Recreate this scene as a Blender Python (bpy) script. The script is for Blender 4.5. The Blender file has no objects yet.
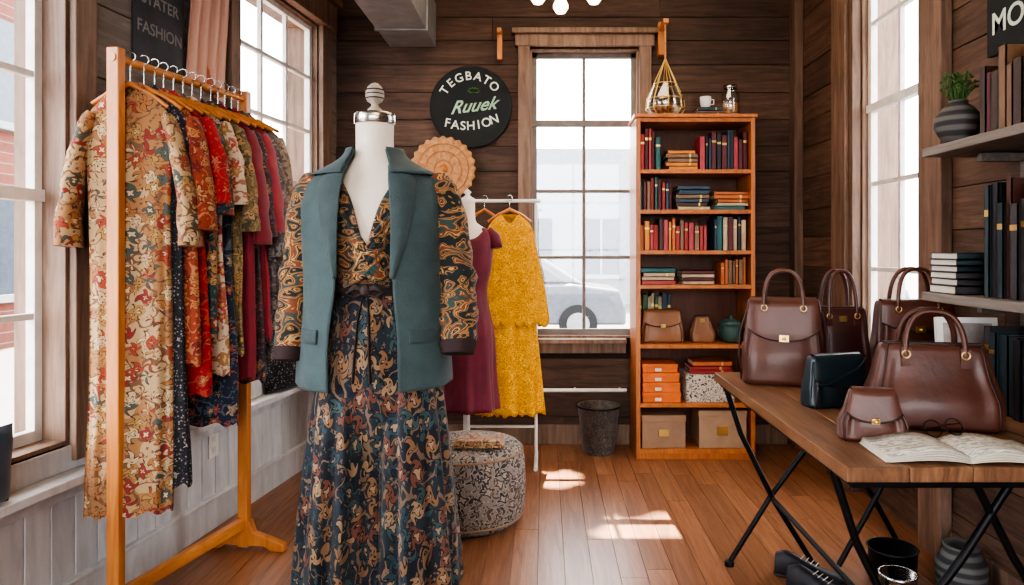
import bpy, math, random
from math import sin, cos, pi, radians, sqrt, atan2
from mathutils import Vector, Matrix, noise
random.seed(7)
scene = bpy.context.scene
COL = scene.collection

# ------------------------------------------------------------------ materials
def newmat(name):
    m = bpy.data.materials.new(name); m.use_nodes = True
    nt = m.node_tree; nt.nodes.clear()
    out = nt.nodes.new('ShaderNodeOutputMaterial')
    b = nt.nodes.new('ShaderNodeBsdfPrincipled')
    nt.links.new(b.outputs[0], out.inputs[0])
    return m, nt, b
def nd(nt, t, **kw):
    n = nt.nodes.new(t)
    for k, v in kw.items():
        if k in ('operation', 'feature', 'blend_type', 'data_type', 'interpolation_type', 'wave_type', 'bands_direction', 'noise_dimensions'):
            setattr(n, k, v)
        else:
            n.inputs[k].default_value = v
    return n
def c4(c): return (c[0], c[1], c[2], 1.0)
def ramp(nt, stops, const=False):
    r = nt.nodes.new('ShaderNodeValToRGB')
    r.color_ramp.interpolation = 'CONSTANT' if const else 'LINEAR'
    e = r.color_ramp.elements
    e[0].position = stops[0][0]; e[0].color = c4(stops[0][1])
    e[1].position = stops[1][0]; e[1].color = c4(stops[1][1])
    for p, c in stops[2:]:
        x = e.new(p); x.color = c4(c)
    return r
def plain(name, col, rough=0.6, metal=0.0, var=0.12, scale=12.0, bump=0.05, emit=None, sheen=0, coat=0, island=False):
    m, nt, b = newmat(name)
    tc = nd(nt, 'ShaderNodeTexCoord')
    n = nd(nt, 'ShaderNodeTexNoise', Scale=scale, Detail=5.0)
    nt.links.new(tc.outputs['Object'], n.inputs['Vector'])
    lo = [max(0, x*(1-var)) for x in col]; hi = [min(1, x*(1+var)) for x in col]
    r = ramp(nt, [(0.3, lo), (0.7, hi)])
    nt.links.new(n.outputs['Fac'], r.inputs['Fac'])
    nt.links.new(r.outputs['Color'], b.inputs['Base Color'])
    b.inputs['Roughness'].default_value = rough
    b.inputs['Metallic'].default_value = metal
    b.inputs['Sheen Weight'].default_value = sheen
    b.inputs['Coat Weight'].default_value = coat
    if bump:
        bp = nd(nt, 'ShaderNodeBump', Strength=bump*4, Distance=0.004)
        n2 = nd(nt, 'ShaderNodeTexNoise', Scale=scale*8, Detail=3.0)
        nt.links.new(tc.outputs['Object'], n2.inputs['Vector'])
        nt.links.new(n2.outputs['Fac'], bp.inputs['Height'])
        nt.links.new(bp.outputs['Normal'], b.inputs['Normal'])
    if emit:
        b.inputs['Emission Color'].default_value = c4(emit[0]); b.inputs['Emission Strength'].default_value = emit[1]
    return m
def wood(name, c1, c2, grain=(1, 14, 14), rough=0.5, scale=2.0, vary=0.35, bump=0.25, coat=0.0, dirt=0.0):
    m, nt, b = newmat(name)
    tc = nd(nt, 'ShaderNodeTexCoord'); geo = nd(nt, 'ShaderNodeNewGeometry')
    mp = nd(nt, 'ShaderNodeMapping'); mp.inputs['Scale'].default_value = grain
    add = nd(nt, 'ShaderNodeVectorMath', operation='ADD')
    sc = nd(nt, 'ShaderNodeMath', operation='MULTIPLY'); sc.inputs[1].default_value = 37.0
    nt.links.new(geo.outputs['Random Per Island'], sc.inputs[0])
    nt.links.new(tc.outputs['Object'], mp.inputs['Vector'])
    nt.links.new(mp.outputs[0], add.inputs[0]); nt.links.new(sc.outputs[0], add.inputs[1])
    n = nd(nt, 'ShaderNodeTexNoise', Scale=scale, Detail=9.0, Roughness=0.65, Distortion=1.2)
    nt.links.new(add.outputs[0], n.inputs['Vector'])
    r = ramp(nt, [(0.3, c1), (0.68, c2)])
    nt.links.new(n.outputs['Fac'], r.inputs['Fac'])
    hsv = nd(nt, 'ShaderNodeHueSaturation')
    mr = nd(nt, 'ShaderNodeMapRange'); mr.inputs['To Min'].default_value = 1-vary; mr.inputs['To Max'].default_value = 1+vary
    nt.links.new(geo.outputs['Random Per Island'], mr.inputs['Value'])
    nt.links.new(mr.outputs[0], hsv.inputs['Value']); nt.links.new(r.outputs[0], hsv.inputs['Color'])
    src = hsv.outputs[0]
    if dirt > 0:
        n3 = nd(nt, 'ShaderNodeTexNoise', Scale=1.7, Detail=6.0, Roughness=0.7)
        nt.links.new(tc.outputs['Object'], n3.inputs['Vector'])
        r3 = ramp(nt, [(0.35, (1-dirt,)*3), (0.65, (1+0*dirt,)*3)])
        nt.links.new(n3.outputs['Fac'], r3.inputs['Fac'])
        mx = nd(nt, 'ShaderNodeMix', data_type='RGBA', blend_type='MULTIPLY'); mx.inputs[0].default_value = 1
        nt.links.new(src, mx.inputs[6]); nt.links.new(r3.outputs[0], mx.inputs[7]); src = mx.outputs[2]
    nt.links.new(src, b.inputs['Base Color'])
    b.inputs['Roughness'].default_value = rough; b.inputs['Coat Weight'].default_value = coat
    b.inputs['Coat Roughness'].default_value = 0.25
    bp = nd(nt, 'ShaderNodeBump', Strength=bump, Distance=0.004)
    nt.links.new(n.outputs['Fac'], bp.inputs['Height']); nt.links.new(bp.outputs[0], b.inputs['Normal'])
    return m
def pattern(name, cols, scale=14.0, ring=26.0, warp=0.05, rough=0.85, mixn=0.5, stretch=(1, 1, 1), nscale=6.0, sheen=0.15):
    m, nt, b = newmat(name)
    tc = nd(nt, 'ShaderNodeTexCoord')
    mp = nd(nt, 'ShaderNodeMapping'); mp.inputs['Scale'].default_value = stretch
    nt.links.new(tc.outputs['Object'], mp.inputs['Vector'])
    nw = nd(nt, 'ShaderNodeTexNoise', Scale=scale*0.5, Detail=2.0)
    nt.links.new(mp.outputs[0], nw.inputs['Vector'])
    s1 = nd(nt, 'ShaderNodeVectorMath', operation='SUBTRACT'); s1.inputs[1].default_value = (.5, .5, .5)
    nt.links.new(nw.outputs['Color'], s1.inputs[0])
    s2 = nd(nt, 'ShaderNodeVectorMath', operation='SCALE'); s2.inputs['Scale'].default_value = warp*3
    nt.links.new(s1.outputs[0], s2.inputs[0])
    s3 = nd(nt, 'ShaderNodeVectorMath', operation='ADD')
    nt.links.new(mp.outputs[0], s3.inputs[0]); nt.links.new(s2.outputs[0], s3.inputs[1])
    v = nd(nt, 'ShaderNodeTexVoronoi', Scale=scale)
    nt.links.new(s3.outputs[0], v.inputs['Vector'])
    m1 = nd(nt, 'ShaderNodeMath', operation='MULTIPLY'); m1.inputs[1].default_value = ring
    nt.links.new(v.outputs['Distance'], m1.inputs[0])
    m2 = nd(nt, 'ShaderNodeMath', operation='SINE'); nt.links.new(m1.outputs[0], m2.inputs[0])
    m3 = nd(nt, 'ShaderNodeMath', operation='MULTIPLY_ADD'); m3.inputs[1].default_value = 0.3; m3.inputs[2].default_value = 0.5
    nt.links.new(m2.outputs[0], m3.inputs[0])
    n2 = nd(nt, 'ShaderNodeTexNoise', Scale=nscale, Detail=4.0)
    nt.links.new(tc.outputs['Object'], n2.inputs['Vector'])
    m4 = nd(nt, 'ShaderNodeMath', operation='MULTIPLY_ADD'); m4.inputs[1].default_value = mixn*1.6; m4.inputs[2].default_value = -mixn*0.8
    nt.links.new(n2.outputs['Fac'], m4.inputs[0])
    m5 = nd(nt, 'ShaderNodeMath', operation='ADD'); nt.links.new(m3.outputs[0], m5.inputs[0]); nt.links.new(m4.outputs[0], m5.inputs[1])
    k = len(cols); stops = [(0.22+0.56*i/(k-1) if i else 0.0, c) for i, c in enumerate(cols)]
    r = ramp(nt, stops, True); nt.links.new(m5.outputs[0], r.inputs['Fac'])
    nt.links.new(r.outputs[0], b.inputs['Base Color'])
    b.inputs['Roughness'].default_value = rough; b.inputs['Sheen Weight'].default_value = sheen
    bp = nd(nt, 'ShaderNodeBump', Strength=0.15, Distance=0.003)
    nt.links.new(m5.outputs[0], bp.inputs['Height']); nt.links.new(bp.outputs[0], b.inputs['Normal'])
    return m
def floral(name, base, petals, outline, centre, vine, scale=14.0, size=0.42, swirl=9.0, lobes=5, stretch=(1, 1, 1), dots=None, rough=0.85, base2=None):
    """printed cloth: swirling multi-colour flowers / paisley drops, vines and tiny dots"""
    m, nt, b = newmat(name); L = nt.links.new
    tc = nd(nt, 'ShaderNodeTexCoord'); mp = nd(nt, 'ShaderNodeMapping'); mp.inputs['Scale'].default_value = stretch
    L(tc.outputs['Object'], mp.inputs['Vector'])
    nw = nd(nt, 'ShaderNodeTexNoise', Scale=scale*0.7, Detail=1.0); L(mp.outputs[0], nw.inputs['Vector'])
    s1 = nd(nt, 'ShaderNodeVectorMath', operation='SUBTRACT'); s1.inputs[1].default_value = (.5, .5, .5); L(nw.outputs['Color'], s1.inputs[0])
    s2 = nd(nt, 'ShaderNodeVectorMath', operation='SCALE'); s2.inputs['Scale'].default_value = 0.7/scale; L(s1.outputs[0], s2.inputs[0])
    s3 = nd(nt, 'ShaderNodeVectorMath', operation='ADD'); L(mp.outputs[0], s3.inputs[0]); L(s2.outputs[0], s3.inputs[1])
    def flowers(sc, size, swirl, lobes):
        v = nd(nt, 'ShaderNodeTexVoronoi', Scale=sc); v.inputs['Randomness'].default_value = 0.75; L(s3.outputs[0], v.inputs['Vector'])
        df = nd(nt, 'ShaderNodeVectorMath', operation='SUBTRACT'); L(s3.outputs[0], df.inputs[0]); L(v.outputs['Position'], df.inputs[1])
        sp = nd(nt, 'ShaderNodeSeparateXYZ'); L(df.outputs[0], sp.inputs[0])
        at = nd(nt, 'ShaderNodeMath', operation='ARCTAN2'); L(sp.outputs[0], at.inputs[0]); L(sp.outputs[2], at.inputs[1])
        a1 = nd(nt, 'ShaderNodeMath', operation='MULTIPLY'); a1.inputs[1].default_value = lobes; L(at.outputs[0], a1.inputs[0])
        a2 = nd(nt, 'ShaderNodeMath', operation='MULTIPLY_ADD'); a2.inputs[1].default_value = swirl; L(v.outputs['Distance'], a2.inputs[0]); L(a1.outputs[0], a2.inputs[2])
        a3 = nd(nt, 'ShaderNodeMath', operation='SINE'); L(a2.outputs[0], a3.inputs[0])
        a4 = nd(nt, 'ShaderNodeMath', operation='MULTIPLY_ADD'); a4.inputs[1].default_value = 0.32; a4.inputs[2].default_value = 1.0; L(a3.outputs[0], a4.inputs[0])
        r = nd(nt, 'ShaderNodeMath', operation='MULTIPLY'); L(v.outputs['Distance'], r.inputs[0]); L(a4.outputs[0], r.inputs[1])
        return v, r.outputs[0]
    def lt(sock, x):
        n = nd(nt, 'ShaderNodeMath', operation='LESS_THAN'); n.inputs[1].default_value = x; L(sock, n.inputs[0]); return n.outputs[0]
    def mix(fac, a, c):
        n = nd(nt, 'ShaderNodeMix', data_type='RGBA'); L(fac, n.inputs[0])
        for s, i in ((a, 6), (c, 7)):
            if isinstance(s, tuple): n.inputs[i].default_value = c4(s)
            else: L(s, n.inputs[i])
        return n.outputs[2]
    cur = base
    if base2:
        nb = nd(nt, 'ShaderNodeTexNoise', Scale=scale*0.25, Detail=2.0); L(tc.outputs['Object'], nb.inputs['Vector'])
        cur = mix(lt(nb.outputs['Fac'], 0.5), cur, base2)
    nv = nd(nt, 'ShaderNodeTexNoise', Scale=scale*0.6, Detail=1.5); L(s3.outputs[0], nv.inputs['Vector'])
    q = nd(nt, 'ShaderNodeMath', operation='SUBTRACT'); q.inputs[1].default_value = 0.5; L(nv.outputs['Fac'], q.inputs[0])
    q2 = nd(nt, 'ShaderNodeMath', operation='ABSOLUTE'); L(q.outputs[0], q2.inputs[0])
    cur = mix(lt(q2.outputs[0], 0.018), cur, vine)
    if dots is not False:
        vd, rd = flowers(scale*2.6, 0.3, 0, 4); cur = mix(lt(rd, 0.24), cur, dots or vine)
    v, r = flowers(scale, size, swirl, lobes)
    cur = mix(lt(r, size), cur, outline)
    k = len(petals); pr = ramp(nt, [(i/k, c) for i, c in enumerate(petals)], True)
    sc_ = nd(nt, 'ShaderNodeSeparateColor'); L(v.outputs['Color'], sc_.inputs[0]); L(sc_.outputs[0], pr.inputs[0])
    cur = mix(lt(r, size*0.86), cur, pr.outputs[0])
    cur = mix(lt(r, size*0.46), cur, outline); cur = mix(lt(r, size*0.36), cur, centre)
    if isinstance(cur, tuple): b.inputs['Base Color'].default_value = c4(cur)
    else: L(cur, b.inputs['Base Color'])
    b.inputs['Roughness'].default_value = rough; b.inputs['Sheen Weight'].default_value = 0.1
    nf = nd(nt, 'ShaderNodeTexNoise', Scale=250.0, Detail=2.0); L(tc.outputs['Object'], nf.inputs['Vector'])
    bp = nd(nt, 'ShaderNodeBump', Strength=0.2, Distance=0.002); L(nf.outputs['Fac'], bp.inputs['Height']); L(bp.outputs[0], b.inputs['Normal'])
    return m
def glassmat(name, gloss=0.08, tint=(1, 1, 1)):
    m = bpy.data.materials.new(name); m.use_nodes = True; nt = m.node_tree; nt.nodes.clear()
    out = nt.nodes.new('ShaderNodeOutputMaterial'); t = nt.nodes.new('ShaderNodeBsdfTransparent'); g = nt.nodes.new('ShaderNodeBsdfGlossy')
    t.inputs[0].default_value = c4(tint); g.inputs['Roughness'].default_value = 0.03
    mx = nt.nodes.new('ShaderNodeMixShader'); mx.inputs[0].default_value = gloss
    nt.links.new(t.outputs[0], mx.inputs[1]); nt.links.new(g.outputs[0], mx.inputs[2]); nt.links.new(mx.outputs[0], out.inputs[0])
    return m

M_plankH = wood('rustic_planks_h', (0.046, 0.026, 0.018), (0.155, 0.086, 0.057), (1, 9, 14), 0.72, 2.2, 0.25, 0.55, dirt=0.4)
M_plankR = wood('rustic_planks_right', (0.075, 0.042, 0.028), (0.22, 0.125, 0.082), (9, 1, 14), 0.7, 2.2, 0.22, 0.5, dirt=0.35)
M_plankL = wood('plaster_boards', (0.16, 0.125, 0.105), (0.32, 0.26, 0.215), (9, 1, 14), 0.75, 1.6, 0.12, 0.4, dirt=0.3)
M_trimD = wood('weathered_trim', (0.105, 0.062, 0.042), (0.28, 0.172, 0.118), (12, 12, 1), 0.65, 2.0, 0.2, 0.5, dirt=0.25)
M_trimL = wood('light_trim', (0.15, 0.088, 0.060), (0.33, 0.215, 0.15), (12, 12, 1), 0.6, 2.0, 0.12, 0.35, dirt=0.25)
M_sash = plain('sash_paint', (0.20, 0.17, 0.15), 0.5, var=0.2)
M_wains = wood('painted_wainscot', (0.46, 0.45, 0.45), (0.64, 0.63, 0.62), (6, 6, 1), 0.55, 2.0, 0.05, 0.15, dirt=0.15)
M_floor = wood('floor_boards', (0.17, 0.068, 0.031), (0.35, 0.160, 0.080), (14, 1, 1), 0.38, 2.0, 0.18, 0.15, coat=0.22)
M_dark = plain('backing', (0.03, 0.02, 0.015), 0.9)
M_ceil = plain('ceiling_paint', (0.30, 0.26, 0.23), 0.9)
M_orange = wood('honey_wood', (0.40, 0.13, 0.03), (0.62, 0.25, 0.07), (10, 10, 1), 0.38, 2.0, 0.1, 0.12, coat=0.3)
M_orangeH = wood('honey_wood_rail', (0.40, 0.14, 0.035), (0.62, 0.26, 0.075), (10, 1, 10), 0.38, 2.0, 0.1, 0.12, coat=0.3)
M_case = wood('bookcase_wood', (0.31, 0.095, 0.025), (0.52, 0.18, 0.05), (10, 10, 1.2), 0.4, 2.0, 0.12, 0.12, coat=0.2)
M_caseB = wood('bookcase_back', (0.08, 0.026, 0.012), (0.15, 0.052, 0.023), (10, 10, 1.2), 0.5, 2.0, 0.1, 0.1)
M_table = wood('table_top_wood', (0.11, 0.05, 0.025), (0.31, 0.16, 0.085), (14, 1, 3), 0.38, 2.2, 0.15, 0.3, coat=0.2)
M_shelf = wood('grey_shelf_wood', (0.11, 0.09, 0.08), (0.27, 0.23, 0.20), (12, 1, 12), 0.6, 2.0, 0.1, 0.4)
M_iron = plain('black_iron', (0.02, 0.02, 0.022), 0.45, 0.8)
M_steel = plain('brushed_steel', (0.55, 0.54, 0.52), 0.25, 1.0, var=0.05)
M_duct = plain('galvanised_duct', (0.27, 0.28, 0.29), 0.5, 0.3, var=0.12)
M_white = plain('white_enamel', (0.72, 0.70, 0.66), 0.4)
M_cream = plain('dress_form_linen', (0.74, 0.66, 0.56), 0.75, var=0.05, bump=0.08)
M_gold = plain('brass', (0.75, 0.52, 0.2), 0.3, 1.0, var=0.05)
M_teal = plain('teal_wool', (0.052, 0.084, 0.088), 0.8, var=0.12, scale=20, bump=0.12, sheen=0.12)
M_teal2 = plain('teal_wool_lapel', (0.042, 0.068, 0.072), 0.75, var=0.12, scale=20, bump=0.12, sheen=0.12)
M_pants = floral('paisley_trousers', (0.009, 0.014, 0.024), [(0.22, 0.12, 0.06), (0.15, 0.055, 0.035), (0.28, 0.18, 0.10), (0.025, 0.05, 0.065), (0.04, 0.075, 0.08)], (0.006, 0.008, 0.012), (0.30, 0.20, 0.12), (0.17, 0.11, 0.07), 17, 0.48, 12, 3, stretch=(1.15, 1.0, 0.75), base2=(0.016, 0.028, 0.038))
M_robe = pattern('robe_print', [(0.012, 0.02, 0.022), (0.33, 0.16, 0.05), (0.012, 0.018, 0.022), (0.45, 0.28, 0.11), (0.20, 0.055, 0.022), (0.03, 0.065, 0.06)], 11, 12, 0.10, stretch=(1, 1, 1.7), nscale=14, mixn=0.6)
M_cuff = plain('dark_cuff', (0.035, 0.018, 0.018), 0.8)
M_maroon = plain('maroon_silk', (0.15, 0.010, 0.028), 0.55, var=0.2, sheen=0.2)
M_yellow = pattern('yellow_lace', [(0.50, 0.21, 0.008), (0.82, 0.43, 0.02), (0.68, 0.32, 0.012), (0.88, 0.51, 0.05)], 42, 16, 0.02, nscale=20, mixn=0.3, sheen=0.0)
M_glass = glassmat('window_glass', 0.05)
M_jar = glassmat('jar_glass', 0.25, (0.9, 0.95, 0.95))
M_lea = [plain('brown_leather_a', (0.085, 0.027, 0.016), 0.42, var=0.25, scale=8, bump=0.05, coat=0.08),
         plain('brown_leather_b', (0.10, 0.034, 0.021), 0.44, var=0.25, scale=8, bump=0.05, coat=0.08),
         plain('brown_leather_c', (0.07, 0.020, 0.015), 0.40, var=0.25, scale=8, bump=0.05, coat=0.08),
         plain('blueblack_leather', (0.014, 0.028, 0.036), 0.34, var=0.2, scale=8, bump=0.05, coat=0.2),
         plain('tan_leather', (0.22, 0.09, 0.035), 0.42, var=0.25, scale=8, bump=0.05)]
M_edge = plain('leather_piping', (0.035, 0.012, 0.009), 0.45)
M_paper = plain('paper', (0.66, 0.60, 0.50), 0.85, var=0.06)
M_black = plain('chalkboard', (0.010, 0.013, 0.014), 0.7, var=0.4, scale=4)
M_chalk = plain('chalk_white', (0.66, 0.72, 0.64), 0.9)
M_green = plain('leaf_green', (0.06, 0.13, 0.03), 0.6, var=0.4)
bookcols = [(0.33, 0.03, 0.025), (0.10, 0.015, 0.02), (0.45, 0.12, 0.03), (0.03, 0.06, 0.09), (0.02, 0.10, 0.10), (0.20, 0.11, 0.06), (0.42, 0.32, 0.2),
            (0.06, 0.03, 0.02), (0.02, 0.02, 0.03), (0.38, 0.05, 0.06), (0.55, 0.2, 0.04), (0.05, 0.11, 0.05)]
M_books = [plain('book_cover_%d' % i, c, 0.5, var=0.2, bump=0) for i, c in enumerate(bookcols)]
M_dkb = [plain('dark_cover_%d' % i, c, 0.5, var=0.2, bump=0) for i, c in enumerate([(0.02, 0.035, 0.045), (0.035, 0.06, 0.07), (0.015, 0.015, 0.02), (0.05, 0.045, 0.05), (0.08, 0.03, 0.02)])]
M_orbox = plain('orange_card', (0.62, 0.14, 0.025), 0.6)

# ------------------------------------------------------------------ builder
class B:
    def __init__(s, name):
        s.name = name; s.v = []; s.f = []; s.fm = []; s.fs = []; s.mats = []; s.M = Matrix.Identity(4)
    def add(s, vs, fs, mat, smooth=False):
        if mat not in s.mats: s.mats.append(mat)
        k = s.mats.index(mat); o = len(s.v)
        s.v += [s.M @ Vector(p) for p in vs]
        for f in fs:
            s.f.append([i+o for i in f]); s.fm.append(k); s.fs.append(smooth)
    def box(s, c, d, mat, rx=0, ry=0, rz=0):
        R = (Matrix.Translation(c) @ Matrix.Rotation(rz, 4, 'Z') @ Matrix.Rotation(ry, 4, 'Y') @ Matrix.Rotation(rx, 4, 'X'))
        vs = [R @ Vector((x*d[0]/2, y*d[1]/2, z*d[2]/2)) for x in (-1, 1) for y in (-1, 1) for z in (-1, 1)]
        s.add(vs, [(0, 1, 3, 2), (4, 6, 7, 5), (0, 4, 5, 1), (2, 3, 7, 6), (0, 2, 6, 4), (1, 5, 7, 3)], mat)
    def bx(s, x0, x1, y0, y1, z0, z1, mat):
        s.box(((x0+x1)/2, (y0+y1)/2, (z0+z1)/2), (abs(x1-x0), abs(y1-y0), abs(z1-z0)), mat)
    def tube(s, pts, r, mat, n=10, closed=False, wr=0.0, flat=1.0):
        pts = [Vector(p) for p in pts]; m = len(pts)
        rr = r if isinstance(r, (list, tuple)) else [r]*m
        vs = []; fs = []; up = None
        for i in range(m):
            a = pts[(i-1) % m] if (closed or i > 0) else pts[i]; c = pts[(i+1) % m] if (closed or i < m-1) else pts[i]
            t = (c-a).normalized()
            if up is None:
                up = Vector((0, 0, 1)) if abs(t.z) < 0.9 else Vector((0, 1, 0))
            up = (up - t*up.dot(t)).normalized(); sd = t.cross(up)
            for j in range(n):
                th = 2*pi*j/n; q = rr[i]*(1+wr*sin(3*th+i*1.3)+wr*0.7*sin(i*2.1+th))
                vs.append(pts[i] + up*cos(th)*q + sd*sin(th)*q*flat)
        R = m if closed else m-1
        for i in range(R):
            for j in range(n):
                a = i*n+j; b_ = i*n+(j+1) % n; c = ((i+1) % m)*n+(j+1) % n; d = ((i+1) % m)*n+j
                fs.append((a, b_, c, d))
        s.add(vs, fs, mat, True)
        if not closed:
            s.add(vs[:n], [tuple(range(n))[::-1]], mat); s.add(vs[-n:], [tuple(range(n))], mat)
    def lathe(s, prof, c, mat, n=36, wob=None):
        vs = []; fs = []
        for i, (r, z) in enumerate(prof):
            for j in range(n):
                th = 2*pi*j/n; q = r*(wob(th, z) if wob else 1)
                vs.append((c[0]+q*cos(th), c[1]+q*sin(th), c[2]+z))
        for i in range(len(prof)-1):
            for j in range(n):
                fs.append((i*n+j, i*n+(j+1) % n, (i+1)*n+(j+1) % n, (i+1)*n+j))
        s.add(vs, fs, mat, True)
        if prof[0][0] > 1e-4: s.add(vs[:n], [tuple(range(n))[::-1]], mat)
        if prof[-1][0] > 1e-4: s.add(vs[-n:], [tuple(range(n))], mat)
    def grid(s, fn, nu, nv, mat, wrap=False, smooth=True):
        vs = []; fs = []; cu = nu if wrap else nu+1
        for j in range(nv+1):
            for i in range(cu): vs.append(fn(i/nu, j/nv))
        for j in range(nv):
            for i in range(nu):
                a = j*cu+i; b_ = j*cu+(i+1) % cu; fs.append((a, b_, b_+cu, a+cu))
        s.add(vs, fs, mat, smooth)
    def extr(s, poly, y0, y1, mat, smooth=False):
        n = len(poly); vs = [(x, y0, z) for x, z in poly]+[(x, y1, z) for x, z in poly]
        fs = [tuple(range(n)), tuple(range(n, 2*n))[::-1]]+[(i, i+n, (i+1) % n+n, (i+1) % n) for i in range(n)]
        s.add(vs, fs, mat, smooth)
    def text(s, txt, size, mat, M, extrude=0.002, shear=0.0):
        cu = bpy.data.curves.new('t', 'FONT'); cu.body = txt; cu.size = size; cu.extrude = extrude; cu.align_x = 'CENTER'; cu.align_y = 'CENTER'; cu.shear = shear; cu.offset = size*0.012
        o = bpy.data.objects.new('t', cu); COL.objects.link(o); bpy.context.view_layer.update()
        me = bpy.data.meshes.new_from_object(o.evaluated_get(bpy.context.evaluated_depsgraph_get()))
        s.add([M @ v.co for v in me.vertices], [tuple(p.vertices) for p in me.polygons], mat)
        bpy.data.objects.remove(o); bpy.data.meshes.remove(me)
    def finish(s, bevel=0, solid=0, parent=None, sub=0):
        xs = [v.x for v in s.v]; ys = [v.y for v in s.v]; zs = [v.z for v in s.v]
        o = Vector(((min(xs)+max(xs))/2, (min(ys)+max(ys))/2, min(zs)))
        me = bpy.data.meshes.new(s.name); me.from_pydata([v-o for v in s.v], [], s.f)
        for m in s.mats: me.materials.append(m)
        me.polygons.foreach_set('material_index', s.fm); me.polygons.foreach_set('use_smooth', s.fs); me.update()
        ob = bpy.data.objects.new(s.name, me); COL.objects.link(ob); ob.location = o
        if solid:
            md = ob.modifiers.new('s', 'SOLIDIFY'); md.thickness = solid; md.offset = 0
        if bevel:
            md = ob.modifiers.new('b', 'BEVEL'); md.width = bevel; md.segments = 2; md.limit_method = 'ANGLE'; md.angle_limit = radians(50)
        if sub:
            md = ob.modifiers.new('u', 'SUBSURF'); md.levels = sub; md.render_levels = sub
        if parent: ob.parent = parent
        return ob
def empty(name, loc=(0, 0, 0)):
    e = bpy.data.objects.new(name, None); COL.objects.link(e); e.empty_display_size = 0.1; return e
def lerp(a, b, t): return a+(b-a)*t
def table(tab, z):
    tab = sorted(tab); n = len(tab)
    if z <= tab[0][0]: return tab[0][1:]
    if z >= tab[-1][0]: return tab[-1][1:]
    for i in range(n-1):
        if z <= tab[i+1][0]: break
    z0 = tab[i][0]; z1 = tab[i+1][0]; t = (z-z0)/(z1-z0); h = z1-z0; out = []
    for k in range(1, len(tab[0])):
        p0 = tab[i][k]; p1 = tab[i+1][k]
        d = (p1-p0)/h
        dl = (p0-tab[i-1][k])/(z0-tab[i-1][0]) if i > 0 else d
        dr = (tab[i+2][k]-p1)/(tab[i+2][0]-z1) if i+2 < n else d
        m0 = 0 if dl*d <= 0 else (dl+d)/2; m1 = 0 if dr*d <= 0 else (dr+d)/2
        if abs(d) > 1e-9:
            m0 = max(-3*abs(d), min(3*abs(d), m0)); m1 = max(-3*abs(d), min(3*abs(d), m1))
        out.append((2*t**3-3*t**2+1)*p0+(t**3-2*t**2+t)*h*m0+(-2*t**3+3*t**2)*p1+(t**3-t**2)*h*m1)
    return out
def spw(x, e): return math.copysign(abs(x)**e, x)

# ------------------------------------------------------------------ room shell
CZ = 3.4; BY = 4.70; RX = 1.70; FY = -2.2
b = B('floor')
b.bx(-3.0, RX+0.25, FY-0.2, BY+0.2, -0.12, -0.012, M_dark)
x = -3.0
while x < RX+0.2:
    y = FY-0.1 - random.random()*1.2
    while y < BY+0.15:
        L = random.uniform(0.9, 2.0); b.bx(x+0.001, x+0.109, max(y, FY-0.15)+0.0008, min(y+L, BY+0.15)-0.0008, -0.02, 0.0, M_floor); y += L
    x += 0.11
b.finish()
b = B('ceiling'); b.bx(-3.0, RX+0.25, FY-0.2, BY+0.2, CZ, CZ+0.1, M_ceil)
for i in range(6): b.bx(-2.6, RX, -1.5+i*1.15, -1.36+i*1.15, CZ-0.12, CZ, M_trimD)
b.finish()

def wall(name, M, u0, u1, z0, z1, ops, thick, pmat, ph, backmat=M_dark, zplank=0.0, vert=False):
    """local: u along y axis, inward normal = +x"""
    b = B(name); b.M = M
    def seg(ua, ub, za, zb):
        if ub-ua > 1e-3 and zb-za > 1e-3: b.bx(-thick, -0.015, ua, ub, za, zb, backmat)
    cur = u0
    for (a, c, zb, zt) in sorted(ops):
        seg(cur, a, z0, z1); seg(a, c, z0, zb); seg(a, c, zt, z1); cur = c
    seg(cur, u1, z0, z1)
    z = zplank
    while z < z1:
        h = ph*random.uniform(0.85, 1.15); zt = min(z+h, z1)
        iv = [(u0, u1)]
        for (a, c, ob, ot) in ops:
            if zt > ob+0.005 and z < ot-0.005:
                nv = []
                for (p, q) in iv:
                    if c <= p or a >= q: nv.append((p, q)); continue
                    if a > p: nv.append((p, a))
                    if c < q: nv.append((c, q))
                iv = nv
        for (p, q) in iv:
            cuts = [p]
            if q-p > 1.6: cuts.append(random.uniform(p+0.5, q-0.5))
            cuts.append(q)
            for i in range(len(cuts)-1):
                if cuts[i+1]-cuts[i] > 0.01:
                    b.bx(-0.02, random.uniform(-0.004, 0.0), cuts[i]+0.001, cuts[i+1]-0.001, z+0.002, zt-0.002, pmat)
        z = zt
    return b
def Mwall(ox, oy, ang): return Matrix.Translation((ox, oy, 0)) @ Matrix.Rotation(ang, 4, 'Z')
SL = 0.123; LA = math.atan(SL); LK = sqrt(1+SL*SL)
ML = Mwall(-1.977, 0, -LA)              # left wall: local y along wall, +x inward
MR = Mwall(RX, 0, pi)                   # right wall : local y = -world y, +x inward
MBk = Mwall(0, BY, -pi/2)               # back wall: +x -> -Y world ; local y -> +X world
MF = Mwall(0, FY, pi/2)                 # front wall: +x -> +Y ; local y -> -X
opL = [(0.9*LK, 2.46*LK, 0.62, 2.72), (3.50*LK, 4.42*LK, 0.62, 2.72)]
opB = [(-0.10, 0.63, 0.71, 2.65)]
opR = [(-3.76, -3.10, 0.30, 2.95)]
b = wall('wall_left', ML, FY-0.2, BY*LK+0.02, 0, CZ, opL, 0.2, M_plankL, 0.24); b.finish(bevel=0.002)
b = wall('wall_back', MBk, -1.62, RX+0.2, 0, CZ, opB, 0.2, M_plankH, 0.185); b.finish(bevel=0.002)
b = wall('wall_right', MR, -BY-0.0, -FY+0.2, 0, CZ, opR, 0.2, M_plankR, 0.19); b.finish(bevel=0.002)
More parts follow.
